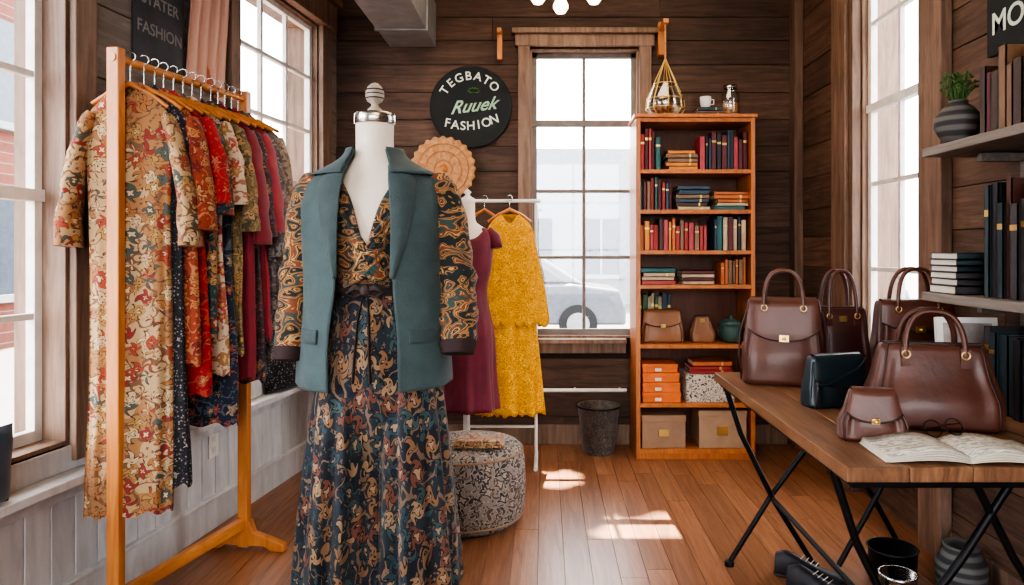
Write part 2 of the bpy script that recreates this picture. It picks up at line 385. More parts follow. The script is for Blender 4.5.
b = wall('wall_front', MF, -RX-0.2, 2.6, 0, CZ, [(-1.3, 1.9, 0.5, 2.8)], 0.2, M_plankH, 0.19); b.finish()

def window(name, M, u0, u1, z0, z1, cols, rows, smat, rail=None, setback=0.10, fw=0.045, mw=0.022, lining=None):
    b = B(name); b.M = M; d0 = -setback-0.035; d1 = -setback
    b.bx(d0, d1, u0, u0+fw, z0, z1, smat); b.bx(d0, d1, u1-fw, u1, z0, z1, smat)
    b.bx(d0, d1, u0, u1, z0, z0+fw*1.2, smat); b.bx(d0, d1, u0, u1, z1-fw, z1, smat)
    for i in range(1, cols):
        u = lerp(u0+fw, u1-fw, i/cols); b.bx(d0+.005, d1-.005, u-mw/2, u+mw/2, z0+.01, z1-.01, smat)
    for i, r in enumerate(rows):
        w = mw*1.9 if rail == i else mw
        b.bx(d0+.003, d1+(0.012 if rail == i else -.003), u0+.01, u1-.01, r-w/2, r+w/2, smat)
    b.bx(d0+.016, d0+.019, u0+.01, u1-.01, z0+.01, z1-.01, M_glass)
    L = lining or M_trimL
    b.bx(-0.2, 0.0, u0-0.001, u0+0.014, z0, z1, L); b.bx(-0.2, 0.0, u1-0.014, u1+.001, z0, z1, L)
    b.bx(-0.2, 0.0, u0, u1, z1-0.014, z1+.001, L); b.bx(-0.2, 0.0, u0, u1, z0-0.001, z0+0.014, L)
    return b.finish(bevel=0.003)
window('window_1', ML, opL[0][0], opL[0][1], 0.62, 2.72, 4, [1.07, 1.49, 1.91, 2.33], M_white, rail=1, setback=0.09)
window('window_2', ML, opL[1][0], opL[1][1], 0.62, 2.72, 3, [1.0, 1.35, 1.69, 2.04, 2.38], M_white, rail=2, setback=0.035)
window('window_3', MBk, -0.10, 0.63, 0.71, 2.65, 2, [1.25, 1.70, 2.16], M_sash, rail=2, setback=0.06)
window('window_4', MR, -3.76, -3.10, 0.30, 2.95, 2, [0.75, 1.2, 1.65, 2.05, 2.5], M_white, rail=3, setback=0.03)
window('fill_window', MF, -1.3, 1.9, 0.5, 2.8, 4, [1.3, 2.1], M_sash)  # unseen window behind the camera, added with its opening for frontal fill
def trim(name, M, parts, mat=M_trimL, bevel=0.004):
    b = B(name); b.M = M
    for p in parts: b.bx(*p, mat)
    return b.finish(bevel=bevel)
u0, u1 = opL[0][:2]
trim('trim_1', ML, [(0.001, 0.03, u1, u1+0.10, 0.56, 2.72), (0.001, 0.03, u0-0.13, u0, 0.56, 2.72), (0.001, 0.045, u0-0.15, u1+0.12, 2.72, 2.88)])
u0, u1 = opL[1][:2]
trim('trim_2', ML, [(0.001, 0.035, u1, u1+0.13, 0.56, 2.72), (0.001, 0.03, u0-0.08, u0, 0.56, 2.72), (0.001, 0.06, u0-0.12, u1+0.16, 2.72, 2.88), (0.001, 0.09, u0-0.14, u1+0.18, 2.88, 2.92)])
trim('trim_3', MBk, [(0.001, 0.035, -0.18, -0.10, 0.68, 2.66), (0.001, 0.035, 0.63, 0.71, 0.68, 2.66), (0.001, 0.04, -0.20, 0.73, 2.66, 2.74), (0.001, 0.07, -0.22, 0.75, 2.74, 2.775), (0.001, 0.08, -0.21, 0.54, 0.68, 0.71), (0.001, 0.03, -0.18, 0.54, 0.61, 0.68)])
trim('trim_4', MR, [(0.001, 0.05, -4.02, -3.76, 0.0, CZ), (0.05, 0.075, -3.98, -3.80, 0.0, CZ), (0.001, 0.05, -3.10, -2.92, 0.0, CZ), (0.001, 0.05, -3.76, -3.10, 2.95, 3.1), (0.001, 0.06, -3.76, -3.10, 0.24, 0.30)], M_trimD)
trim('trim_5', MR, [(0.001, 0.06, -BY+0.002, -BY+0.10, 0, CZ)], M_trimD)
b = B('trim_6'); b.M = ML
u = 0.5
while u < BY*LK-0.05:
    w = 0.105
    b.bx(0.001, 0.014, u, min(u+w-0.004, BY*LK-0.02), 0.0, 0.50, M_wains); u += w
b.bx(0.001, 0.10, 0.5, 4.68, 0.50, 0.53, M_wains); b.bx(0.001, 0.03, 0.5, 4.68, 0.44, 0.50, M_wains)
b.bx(0.001, 0.012, 0.5, 4.68, 0.53, 0.615, M_wains)
b.finish(bevel=0.003)
trim('baseboard_left', ML, [(0.015, 0.035, 0.5, 4.68, 0.0, 0.14), (0.015, 0.045, 0.5, 4.68, 0.14, 0.155)], M_wains)
trim('baseboard_back', MBk, [(0.001, 0.025, -1.33, 1.62, 0.0, 0.13)], M_trimL)
trim('baseboard_right', MR, [(0.001, 0.025, -2.90, 1.5, 0.0, 0.13)], M_trimD)
b = B('wall_socket'); b.M = ML; b.bx(0.015, 0.022, 3.27, 3.345, 0.33, 0.45, M_white)
for z in (0.365, 0.415): b.bx(0.022, 0.024, 3.295, 3.32, z-0.014, z+0.014, M_paper)
b.finish(bevel=0.002)

b = B('heating_pipe'); b.tube([(-0.25, 4.64, 0.37), (0.54, 4.64, 0.37)], 0.013, M_white)
for x in (-0.2, 0.2, 0.5): b.tube([(x, 4.70, 0.37), (x, 4.64, 0.37)], 0.009, M_white, 8)
b.finish()
b = B('air_duct'); b.bx(-1.04, -0.73, 1.0, 4.69, 2.66, 2.95, M_duct)
for y in (1.6, 2.6, 3.5, 4.3): b.bx(-1.05, -0.72, y, y+0.03, 2.65, 2.96, M_duct)
for y in (1.6, 3.5):
    b.tube([(-1.03, y+.015, 2.94), (-1.03, y+.015, CZ)], 0.005, M_iron, 6); b.tube([(-0.74, y+.015, 2.94), (-0.74, y+.015, CZ)], 0.005, M_iron, 6)
b.finish(bevel=0.004)

# ------------------------------------------------------------------ wall decor
RXF = Matrix.Rotation(pi/2, 4, 'X')
b = B('chalkboard_sign'); sc = Vector((-0.495, 4.69, 2.255)); R = 0.275
b.M = Matrix.Translation(sc) @ RXF
b.lathe([(R, 0), (R, 0.016), (R-0.006, 0.022), (R-0.012, 0.018), (0.0, 0.018)], (0, 0, 0), M_black, 64)
M_chgreen = plain('chalk_green', (0.36, 0.54, 0.38), 0.9)
def arc(txt, rad, size, a0, da, top=True):
    for i, ch in enumerate(txt):
        a = a0+(-da if top else da)*(i-(len(txt)-1)/2)
        b.text(ch, size, M_chalk, Matrix.Translation((rad*cos(a), rad*sin(a), 0.02)) @ Matrix.Rotation(a-pi/2 if top else a+pi/2, 4, 'Z'))
arc('TEGBATO', 0.205, 0.080, pi/2+0.08, 0.31)
b.text('Ruuek', 0.12, M_chgreen, Matrix.Translation((0.01, 0.005, 0.02)) @ Matrix.Rotation(0.12, 4, 'Z'), shear=0.6)
for i, ch in enumerate('FASHION'):
    t = i-3; b.text(ch, 0.082, M_chalk, Matrix.Translation((t*0.052, -0.128+0.0035*t*t+0.004*t, 0.02)) @ Matrix.Rotation(0.11*t*0.7+0.05, 4, 'Z'))
for k in range(6):
    a = 0.4+k*0.46; b.grid(lambda u, v, a=a: (0.02+(0.006+u*0.042)*cos(a)+0.022*(v-.5)*sin(pi*u)*-sin(a), 0.095+(0.006+u*0.042)*sin(a)*0.8+0.022*(v-.5)*sin(pi*u)*cos(a), 0.0205), 6, 2, M_green)
b.finish()
M_fan = plain('woven_straw', (0.48, 0.25, 0.11), 0.7, var=0.25, scale=30)
b = B('woven_wall_fan'); b.M = Matrix.Translation((-0.68, 4.69, 1.84)) @ RXF
def fanf(u, v):
    th = 2*pi*u; r = v*0.215*(1+0.03*v*cos(24*th)); return (r*cos(th), r*sin(th), 0.012+0.003*cos(24*th)*v+0.012*v*v)
b.grid(fanf, 192, 10, M_fan, wrap=True)
for rr in (0.06, 0.12, 0.17): b.tube([(rr*cos(2*pi*i/40), rr*sin(2*pi*i/40), 0.018+0.012*(rr/.215)**2) for i in range(40)], 0.003, M_orange, 6, closed=True)
b.lathe([(0.03, 0.0), (0.03, 0.02), (0.0, 0.028)], (0, 0, 0), M_orange, 20)
b.finish(solid=0.003)
M_post = plain('poster_dark', (0.055, 0.055, 0.06), 0.7, var=0.4, scale=5)
M_posttext = plain('poster_text', (0.22, 0.20, 0.19), 0.8)
b = B('fashion_poster'); b.M = ML; b.bx(0.001, 0.012, 2.79, 3.10, 2.03, 2.75, M_post)
TLm = Matrix(((0, 0, 1, 0.0135), (1, 0, 0, 0), (0, 1, 0, 0), (0, 0, 0, 1)))
for t, z in (('STATER', 2.32), ('FASHION', 2.20)):
    b.text(t, 0.068, M_posttext, Matrix.Translation((0, 2.945, z)) @ TLm, 0.0006)
b.finish()
M_art = pattern('drapery_art', [(0.62, 0.36, 0.27), (0.50, 0.17, 0.10), (0.58, 0.27, 0.18), (0.60, 0.41, 0.32)], 2.2, 7, 0.15, stretch=(1, 1, 0.3), mixn=0.4)
b = B('pink_fabric_hanging'); b.M = ML
b.tube([(0.022, 3.10, 2.80), (0.022, 3.41, 2.80)], 0.009, M_orange, 8)
b.grid(lambda u, v: (0.024+0.012*sin(u*26+v*3), lerp(3.11, 3.40, u)+0.012*sin(v*5), 2.80-0.78*v+0.04*sin(u*4)*v), 60, 20, M_art); b.finish(solid=0.002)
b = B('chalk_poster'); b.M = MR; b.bx(0.001, 0.02, -2.66, -2.28, 2.03, 2.60, M_black)
for t, z in (('BATA', 2.42), ('CHIC', 2.28), ('MODE', 2.14)):
    b.text(t, 0.115, M_chalk, Matrix.Translation((0.0, -2.47, z)) @ Matrix(((0, 0, 1, 0.021), (1, 0, 0, 0), (0, 1, 0, 0), (0, 0, 0, 1))), 0.0006)
b.finish()
b = B('wooden_bracket'); b.box((-0.30, 4.66, 2.66), (0.035, 0.07, 0.20), M_orange); b.box((-0.30, 4.62, 2.74), (0.03, 0.10, 0.03), M_orange); b.finish(bevel=0.004)
b = B('wooden_bracket'); b.box((0.77, 4.66, 2.70), (0.04, 0.07, 0.22), M_orange); b.box((0.77, 4.57, 2.76), (0.035, 0.24, 0.03), M_orange); b.finish(bevel=0.004)

b = B('hanging_terrarium'); cx, cy = 0.77, 4.48
b.tube([(cx, cy, 2.745), (cx, cy, 2.52)], 0.006, M_fan, 8)
prof = [(0.004, 2.52), (0.03, 2.46), (0.075, 2.36), (0.12, 2.26), (0.125, 2.20), (0.09, 2.155), (0.05, 2.148)]
for k in range(8):
    a = 2*pi*k/8; b.tube([(cx+r*cos(a), cy+r*sin(a), z) for r, z in prof], 0.003, M_gold, 6)
for r, z in prof[2:]: b.tube([(cx+r*cos(2*pi*i/24), cy+r*sin(2*pi*i/24), z) for i in range(24)], 0.003, M_gold, 6, closed=True)
b.lathe([(0.05, 2.15), (0.088, 2.158), (0.122, 2.20), (0.117, 2.26), (0.073, 2.36)], (cx, cy, 0), M_jar, 24)
for k in range(16):
    a = random.random()*6.3; r = random.random()*0.07; s = random.uniform(0.022, 0.034)
    b.lathe([(0.001, -s), (s*0.7, -s*0.7), (s, 0), (s*0.7, s*0.7), (0.001, s)], (cx+r*cos(a), cy+r*sin(a), 2.19+random.random()*0.03), random.choice([M_paper, M_lea[4], M_fan]), 10)
b.finish()

M_bulb = plain('bulb_glass', (0.95, 0.9, 0.8), 0.3, emit=((1.0, 0.82, 0.6), 6.0), bump=0)
b = B('chandelier'); cy = 3.0
b.lathe([(0.0, 0.0), (0.07, 0.0), (0.07, -0.03), (0.0, -0.035)][::-1], (0.09, cy, CZ), M_gold, 24)
b.tube([(0.09, cy, CZ-0.02), (0.09, cy, 2.55)], 0.009, M_gold)
for dx, dy in ((-0.12, 0), (0.01, -0.08), (0.12, 0.0), (-0.02, 0.12)):
    x = 0.09+dx; y = cy+dy; z = 2.385
    b.tube([(0.09, cy, 2.58), (0.09+dx*0.6, cy+dy*0.6, 2.56), (x, y, 2.50), (x, y, 2.44)], 0.006, M_gold, 8)
    b.lathe([(0.001, -0.034), (0.02, -0.028), (0.033, -0.008), (0.033, 0.008), (0.022, 0.03), (0.014, 0.05)], (x, y, z), M_bulb, 20)
    b.lathe([(0.016, 0.045), (0.018, 0.075), (0.008, 0.08)], (x, y, z), M_gold, 16)
b.finish()

# ------------------------------------------------------------------ bookcase
e_bc = empty('bookcase')
bc = B('bookcase_frame'); x0, x1, y0, y1 = 0.563, 1.302, 4.33, 4.655
T = 0.028
bc.bx(x0, x0+T, y0, y1, 0, 2.12, M_case); bc.bx(x1-T, x1, y0, y1, 0, 2.12, M_case)
bc.bx(x0+T, x1-T, y1-0.012, y1, 0.03, 2.10, M_caseB)
shz = [2.12, 1.80, 1.55, 1.298, 1.085, 0.715, 0.350, 0.065]
for z in shz: bc.bx(x0+T-0.002, x1-T+0.002, y0+0.004, y1-0.012, z-0.026, z, M_case)
bc.bx(x0-0.012, x1+0.012, y0-0.012, y1, 2.12, 2.142, M_case)
bc.bx(x0+T, x1-T, y0+0.01, y0+0.03, 0, 0.045, M_case)
bc.finish(bevel=0.003, parent=e_bc)
def book(b, M, t, h, d, mat):
    old = b.M; b.M = M
    b.bx(0, t, 0, 0.004, 0, h, mat); b.bx(0, 0.003, 0, d, 0, h, mat); b.bx(t-0.003, t, 0, d, 0, h, mat)
    b.bx(0.003, t-0.003, 0.004, d-0.004, 0.004, h-0.004, M_paper)
    if random.random() < 0.5: b.bx(0.002, t-0.002, -0.0008, 0, h*0.72, h*0.78, M_gold)
    b.M = old
def brow(b, xa, xb, z, hmin, hmax, mats, M0=Matrix.Identity(4), yf=0, dmax=0.19, tmin=0.016, tmax=0.036):
    x = xa
    while True:
        t = random.uniform(tmin, tmax)
        if x+t > xb: break
        book(b, M0 @ Matrix.Translation((x, yf+random.uniform(0, 0.015), z)), t, random.uniform(hmin, hmax), random.uniform(0.13, dmax), random.choice(mats)); x += t+0.0008
    return x
def bstack(b, x, y, z, n, w, d, mats, M0=Matrix.Identity(4), tmin=0.02, tmax=0.034):
    for i in range(n):
        t = random.uniform(tmin, tmax); ww = w*random.uniform(0.85, 1.0)
        M = M0 @ Matrix.Translation((x+random.uniform(0, w-ww), y+random.uniform(0, 0.01), z+t)) @ Matrix.Rotation(pi/2, 4, 'Y')
        book(b, M, t, ww, d, random.choice(mats)); z += t
    return z
mb = M_books
bk = B('shelf_books'); yf = 4.36; xa, xb = x0+T+0.004, x1-T-0.004
brow(bk, xa, xa+0.15, 1.80, 0.2, 0.26, [mb[0], mb[1], mb[9], mb[4]], yf=yf)
bstack(bk, xa+0.16, yf, 1.80, 5, 0.20, 0.19, [mb[2], mb[10], mb[5]], tmin=.022, tmax=.03)
brow(bk, xa+0.37, xb, 1.80, 0.19, 0.25, [mb[3], mb[4], mb[8], mb[1], mb[9]], yf=yf)
brow(bk, xa, xa+0.20, 1.55, 0.16, 0.205, [mb[1], mb[4], mb[0], mb[5], mb[3]], yf=yf)
bstack(bk, xa+0.22, yf, 1.55, 6, 0.22, 0.19, [mb[3], mb[5], mb[6], mb[4], mb[7]], tmin=.022, tmax=.03)
bstack(bk, xa+0.46, yf, 1.55, 5, 0.22, 0.19, [mb[9], mb[4], mb[6], mb[2]], tmin=.02, tmax=.028)
e = brow(bk, xa, xa+0.42, 1.298, 0.15, 0.20, [mb[0], mb[2], mb[5], mb[9], mb[10], mb[7]], yf=yf)
brow(bk, xa+0.46, xb, 1.298, 0.16, 0.215, [mb[3], mb[4], mb[6], mb[8], mb[1]], yf=yf)
bstack(bk, xa, yf, 1.085, 4, 0.22, 0.19, [mb[4], mb[3], mb[6], mb[9]], tmin=.02, tmax=.03)
bstack(bk, xa+0.25, yf, 1.085, 4, 0.22, 0.19, [mb[1], mb[6], mb[10]], tmin=.02, tmax=.028)
brow(bk, xa+0.50, xb, 1.085, 0.13, 0.17, [mb[5], mb[2], mb[3]], yf=yf)
brow(bk, xa, xa+0.22, 0.715, 0.27, 0.31, [mb[4], mb[3], mb[11], mb[5], mb[6]], yf=4.52, dmax=0.11)
bk.finish(parent=e_bc)
def crate(name, x, y, z, w, d, h, mat, lid=True, label=None):
    b = B(name); b.bx(x, x+w, y, y+d, z, z+h, mat)
    if lid: b.bx(x-0.004, x+w+0.004, y-0.004, y+d+0.004, z+h-0.035, z+h+0.004, mat)
    if label: b.bx(x+w*0.38, x+w*0.62, y-0.007, y-0.003, z+h*0.35, z+h*0.6, label)
    return b.finish(bevel=0.004)
M_kraft = plain('kraft_board', (0.30, 0.18, 0.11), 0.8)
M_spot = pattern('spotted_paper', [(0.5, 0.43, 0.34), (0.07, 0.05, 0.05), (0.6, 0.52, 0.42)], 40, 9, 0.03)
b = B('orange_gift_boxes')
for i, (w, h) in enumerate(((0.235, 0.065), (0.23, 0.06), (0.225, 0.06), (0.215, 0.055))):
    z = 0.350+sum((0.065, 0.06, 0.06, 0.055)[:i]); b.bx(xa+0.015, xa+0.015+w, yf, yf+0.2, z+0.001, z+h-0.002, M_orbox); b.bx(xa+0.012, xa+0.018+w, yf-0.004, yf+0.204, z+h*0.6, z+h-0.001, M_orbox)
    b.bx(xa+0.09, xa+0.13, yf-0.006, yf-0.003, z+0.01, z+0.03, M_paper)
b.finish(bevel=0.002)
crate('spotted_box', xa+0.285, yf, 0.351, 0.30, 0.22, 0.17, M_spot); 
b = B('red_book_pile'); bstack(b, xa+0.31, yf+0.01, 0.527, 3, 0.27, 0.19, [mb[0], mb[9], mb[2]], tmin=.022); b.finish()
crate('storage_box', xa+0.01, yf, 0.066, 0.27, 0.24, 0.20, M_kraft, label=M_gold)
crate('storage_box', xa+0.365, yf, 0.066, 0.295, 0.24, 0.23, plain('linen_box', (0.36, 0.23, 0.14), 0.8), label=M_gold)
b = B('teal_pot'); M_tealp = plain('teal_glaze', (0.05, 0.11, 0.10), 0.3)
b.lathe([(0.045, 0), (0.066, 0.02), (0.07, 0.09), (0.066, 0.11), (0.072, 0.115), (0.072, 0.125), (0.03, 0.145), (0.012, 0.15), (0.014, 0.165), (0.0, 0.17)], (xa+0.585, 4.45, 0.716), M_tealp, 28)
for s in (-1, 1): b.tube([(xa+0.585+s*0.068, 4.45, 0.80), (xa+0.585+s*0.082, 4.45, 0.79), (xa+0.585+s*0.068, 4.45, 0.77)], 0.005, M_tealp, 8)
b.finish()
b = B('book_pile'); bstack(b, 0.96, 4.40, 2.143, 3, 0.17, 0.15, [mb[5], mb[6], mb[3]], tmin=0.015, tmax=0.022); b.finish()
def cup(name, x, y, z, r, h, mat):
    b = B(name); b.lathe([(r*0.6, 0), (r*0.8, h*0.1), (r, h*0.6), (r, h), (r*0.93, h), (r*0.9, h*0.5), (r*0.5, h*0.12), (0, h*0.1)], (x, y, z), mat, 24)
    b.tube([(x+r*0.9, y, z+h*0.8), (x+r*1.5, y, z+h*0.75), (x+r*1.5, y, z+h*0.35), (x+r*0.85, y, z+h*0.3)], 0.004, mat, 8); b.finish()
cup('white_cup', 1.02, 4.45, 2.202, 0.035, 0.07, M_white)
b = B('glass_jar'); b.lathe([(0.045, 0), (0.055, 0.01), (0.055, 0.15), (0.04, 0.17), (0.04, 0.185)], (1.18, 4.46, 2.143), M_jar, 24)
b.lathe([(0.044, 0.185), (0.044, 0.205), (0.0, 0.208)], (1.18, 4.46, 2.143), M_steel, 24)
b.lathe([(0.0, 0.004), (0.05, 0.005), (0.05, 0.09), (0.0, 0.095)], (1.18, 4.46, 2.143), M_fan, 20); b.finish()

# ------------------------------------------------------------------ bags
def bag(name, loc, rz, w, h, d, mat, handle=0.1, flap=0.0, taper=0.8, topd=0.35, clasp=True, twin=True, belly=0.0, strap=False, hr=0.008, side_strap=False):
    b = B(name); b.M = Matrix.Translation(loc) @ Matrix.Rotation(rz, 4, 'Z')
    secs = [(0.0, 0.93, 0.85), (0.02, 0.985, 0.97), (0.06, 1.0, 1.0), (0.3, 1.0+belly, 0.97), (0.6, lerp(1, taper, 0.5)+belly*.6, lerp(1, topd, 0.55)), (0.9, lerp(1, taper, 0.9), lerp(1, topd, 0.92)), (0.98, taper*0.985, topd*0.95), (1.0, taper*0.96, topd*0.8)]
    def sec(t): a, c = table(secs, t); return a*w/2, c*d/2
    ex = 0.42
    def body(u, v, off=0.0):
        a, c = sec(v); th = 2*pi*u
        k = 1-0.03*sin(pi*v)*abs(sin(2*th))
        return ((a+off)*spw(cos(th), ex)*k, (c+off)*spw(sin(th), ex)*k+0.004*sin(9*th)*sin(pi*v), v*h)
    N = 72; NV = 28
    b.grid(body, N, NV, mat, wrap=True)
    ring0 = [body(i/N, 0) for i in range(N)]; ring1 = [body(i/N, 1) for i in range(N)]
    b.add(ring0, [tuple(range(N))[::-1]], mat); b.add(ring1, [tuple(range(N))], mat)
    for sx in (-1, 1):
        for sy in (-1, 1):
            pts = []
            for k in range(15):
                t = k/14; a, c = sec(t); f = 0.7071**ex
                pts.append((sx*a*f*(1.005-.03*sin(pi*t)), sy*c*f*(1.01-.03*sin(pi*t)), t*h))
            b.tube(pts, 0.0035, M_edge, 6)
    a, c = sec(1.0); b.tube([(-a*0.95, 0, h+0.002), (a*0.95, 0, h+0.002)], 0.006, M_edge, 8)
    if flap > 0:
        def fl(u, v):
            x = lerp(-1, 1, u)
            tz = 1.0-flap*v*(1-0.28*abs(x)**2.2)
            a, c = sec(tz)
            lift = 0.008
            wx = a*0.93*x
            if v < 0.12:
                q = v/0.12; a1, c1 = sec(1.0); return (a1*0.93*x, lerp(c1*0.6, -c1-lift, q), h+0.008*sin(pi*min(1, q*0.8+.2)))
            return (wx, -(c*(max(0.0, 1-abs(0.93*x)**4.6))**0.21)-lift, tz*h)
        b.grid(fl, 28, 20, mat)
        pts = [Vector(fl(i/28, 1.0)) for i in range(29)]; b.tube(pts, 0.003, M_edge, 6)
        if clasp:
            p = fl(0.5, 0.93); b.box((p[0], p[1]-0.006, p[2]), (w*0.11, 0.01, w*0.08), M_gold); b.lathe([(0.0, 0), (0.008, 0.002), (0.008, 0.01), (0, 0.012)], (p[0], p[1]-0.012, p[2]-0.006), M_gold, 12)
    elif clasp:
        a, c = sec(0.86); b.box((0, -c-0.004, h*0.86), (0.03, 0.008, 0.022), M_gold)
    if handle > 0:
        for sy in ((-1, 1) if twin else (0,)):
            a, c = sec(0.86); yy = sy*(c+0.004); hw = a*0.52; pts = []
            for k in range(25):
                t = k/24; an = pi*t
                pts.append((-hw*spw(cos(an), 0.75), yy*(1-0.35*sin(an)), h*0.90+(handle+h*0.10)*spw(sin(an), 0.8)))
            b.tube(pts, hr, mat, 10)
            for sx in (-1, 1):
                b.box((sx*hw, yy, h*0.86), (0.026, 0.008, 0.055), mat); b.tube([(sx*hw+0.011*cos(q*pi/6), yy-0.004*(1 if sy <= 0 else -1), h*0.90+0.011*sin(q*pi/6)) for q in range(12)], 0.0025, M_gold, 6, closed=True)
    if strap:
        pts = [(-w*0.40, -d*0.2, h*0.9), (-w*0.52, -d*0.45, h*0.45), (-w*0.3, -d*0.62, h*0.5), (w*0.2, -d*0.62, h*0.78), (w*0.42, -d*0.3, h*0.93)]
        b.tube(pts, 0.006, mat, 8, flat=0.4)
    if side_strap:
        for sx in (-1, 1):
            b.tube([(sx*w*taper*0.48, -0.01, h*0.95), (sx*w*0.52, -0.03, h*0.6), (sx*w*0.53, -0.05, h*0.3), (sx*w*0.50, -0.03, h*0.04)], 0.006, M_edge, 8, flat=0.6)
    return b.finish(bevel=0.0)
TZ = 0.785
bag('leather_handbag', (0.925, 2.72, TZ), radians(-16), 0.31, 0.325, 0.17, M_lea[1], handle=0.11, flap=0.48, taper=0.86, topd=0.42, twin=True, side_strap=True)
bag('leather_tote_bag', (1.185, 2.83, TZ), radians(4), 0.24, 0.28, 0.13, M_lea[2], handle=0.15, flap=0.0, taper=0.9, topd=0.5)
bag('leather_satchel', (1.49, 2.83, TZ), radians(-4), 0.33, 0.31, 0.15, M_lea[1], handle=0.13, flap=0.38, taper=0.9, topd=0.5)
bag('leather_doctor_bag', (1.14, 2.07, TZ+0.001), radians(-14), 0.36, 0.235, 0.19, M_lea[0], handle=0.10, flap=0.0, taper=0.80, topd=0.4, belly=0.02, clasp=False)
bag('leather_crossbody_bag', (0.965, 2.33, TZ), radians(16), 0.235, 0.165, 0.09, M_lea[3], handle=0.0, flap=0.6, taper=0.86, topd=0.5, strap=True, clasp=False)
bag('leather_pouch', (0.89, 1.905, TZ), radians(-14), 0.175, 0.135, 0.075, M_lea[1], handle=0.0, flap=0.6, taper=0.68, topd=0.45)
bag('small_satchel', (xa+0.145, 4.44, 0.717), 0, 0.27, 0.20, 0.11, M_lea[4], handle=0.0, flap=0.5, taper=0.85, topd=0.5, twin=False, hr=0.006)
bag('round_purse', (xa+0.40, 4.45, 0.717), 0, 0.155, 0.16, 0.10, M_lea[4], handle=0.0, flap=0.0, taper=0.62, topd=0.4, belly=0.06)

# ------------------------------------------------------------------ work table
b = B('work_table'); xl, xr, yn, yfar = 0.715, 1.62, 1.66, 2.96
n = 6
for i in range(n):
    xx = lerp(xl, xr, i/n); b.bx(xx+0.0007, lerp(xl, xr, (i+1)/n)-0.0007, yn, yfar, 0.748, TZ-0.001, M_table)
b.bx(xl+0.02, xr-0.02, yn+0.02, yfar-0.02, 0.728, 0.748, M_iron)
for yy in (1.80, 2.86):
    b.tube([(0.74, yy, 0.735), (0.80, yy, 0.55), (0.93, yy, 0.285), (1.10, yy, 0.012)], 0.011, M_iron, 8)
    b.tube([(1.24, yy+0.025, 0.735), (1.09, yy+0.025, 0.50), (0.93, yy+0.025, 0.285), (0.76, yy+0.025, 0.012)], 0.011, M_iron, 8)
    b.tube([(1.58, yy, 0.735), (1.46, yy, 0.50), (1.35, yy, 0.285), (1.20, yy, 0.012)], 0.011, M_iron, 8)
    b.tube([(1.10, yy+0.025, 0.735), (1.22, yy+0.025, 0.5), (1.35, yy+0.025, 0.285), (1.50, yy+0.025, 0.012)], 0.011, M_iron, 8)
    b.tube([(0.73, yy, 0.733), (1.6, yy, 0.733)], 0.012, M_iron, 8)
    b.lathe([(0.02, 0), (0.02, 0.02), (0, 0.024)], (0.76, yy+.025, 0), M_iron, 12); b.lathe([(0.02, 0), (0.02, 0.02), (0, 0.024)], (1.10, yy, 0), M_iron, 12)
b.tube([(0.93, 1.80, 0.285), (0.93, 2.86, 0.285)], 0.009, M_iron, 8)
b.finish(bevel=0.003)
M_page = pattern('printed_page', [(0.70, 0.67, 0.60), (0.66, 0.62, 0.55), (0.35, 0.33, 0.3), (0.72, 0.69, 0.62)], 60, 5, 0.01, mixn=0.3, stretch=(0.3, 2, 1), nscale=30, sheen=0)
b = B('open_magazine'); b.M = Matrix.Translation((1.03, 1.765, TZ)) @ Matrix.Rotation(radians(-4), 4, 'Z')
for sx in (-1, 1):
    for k in range(5):
        b.grid(lambda u, v, sx=sx, k=k: (sx*u*(0.20-k*0.002), lerp(-0.085, 0.085, v), 0.002+k*0.0035+0.022*sin(pi*min(1, u*1.1))*(1-u*0.6)*(0.4+k*0.15)), 14, 4, M_page if k == 4 else M_paper)
b.finish(solid=0.0015)
b = B('eyeglasses'); b.M = Matrix.Translation((1.045, 1.815, TZ+0.034)) @ Matrix.Rotation(radians(15), 4, 'Z') @ Matrix.Rotation(radians(-30), 4, 'X')
for sx in (-1, 1):
    b.tube([(sx*0.034+0.026*cos(2*pi*i/24), 0.0+0.004, 0.022+0.022*sin(2*pi*i/24)) for i in range(24)], 0.0014, M_iron, 6, closed=True)
    b.tube([(sx*0.06, 0.004, 0.03), (sx*0.063, 0.05, 0.04), (sx*0.05, 0.10, 0.045)], 0.0013, M_iron, 6)
b.tube([(-0.008, 0.004, 0.026), (0, 0.004, 0.03), (0.008, 0.004, 0.026)], 0.0014, M_iron, 6)
b.finish()

# ------------------------------------------------------------------ wall shelves on right
for nm, z in (('wall_shelf', 1.675), ('wall_shelf', 1.145)):
    b = B(nm); b.bx(1.40, 1.695, 1.45, 2.60, z-0.032, z, M_shelf)
    for yy in (1.65, 2.45):
        b.box((1.683, yy, z-0.10), (0.022, 0.03, 0.13), M_shelf); b.box((1.60, yy, z-0.05), (0.16, 0.03, 0.03), M_shelf)
    b.finish(bevel=0.003)
M_stripe, nt, bs = newmat('striped_stoneware')
tc = nd(nt, 'ShaderNodeTexCoord'); wv = nd(nt, 'ShaderNodeTexWave', Scale=9.0, Distortion=1.0); wv.bands_direction = 'Z'
nt.links.new(tc.outputs['Object'], wv.inputs['Vector']); rr_ = ramp(nt, [(0.3, (0.035, 0.035, 0.037)), (0.8, (0.13, 0.125, 0.12))]); nt.links.new(wv.outputs['Fac'], rr_.inputs['Fac']); nt.links.new(rr_.outputs[0], bs.inputs['Base Color']); bs.inputs['Roughness'].default_value = 0.7
b = B('potted_grass'); px_, py_ = 1.475, 2.50
b.lathe([(0.035, 0), (0.055, 0.02), (0.077, 0.06), (0.076, 0.095), (0.05, 0.13), (0.03, 0.145), (0.033, 0.155), (0.026, 0.155), (0.02, 0.13), (0.0, 0.125)], (px_, py_, 1.676), M_stripe, 32)
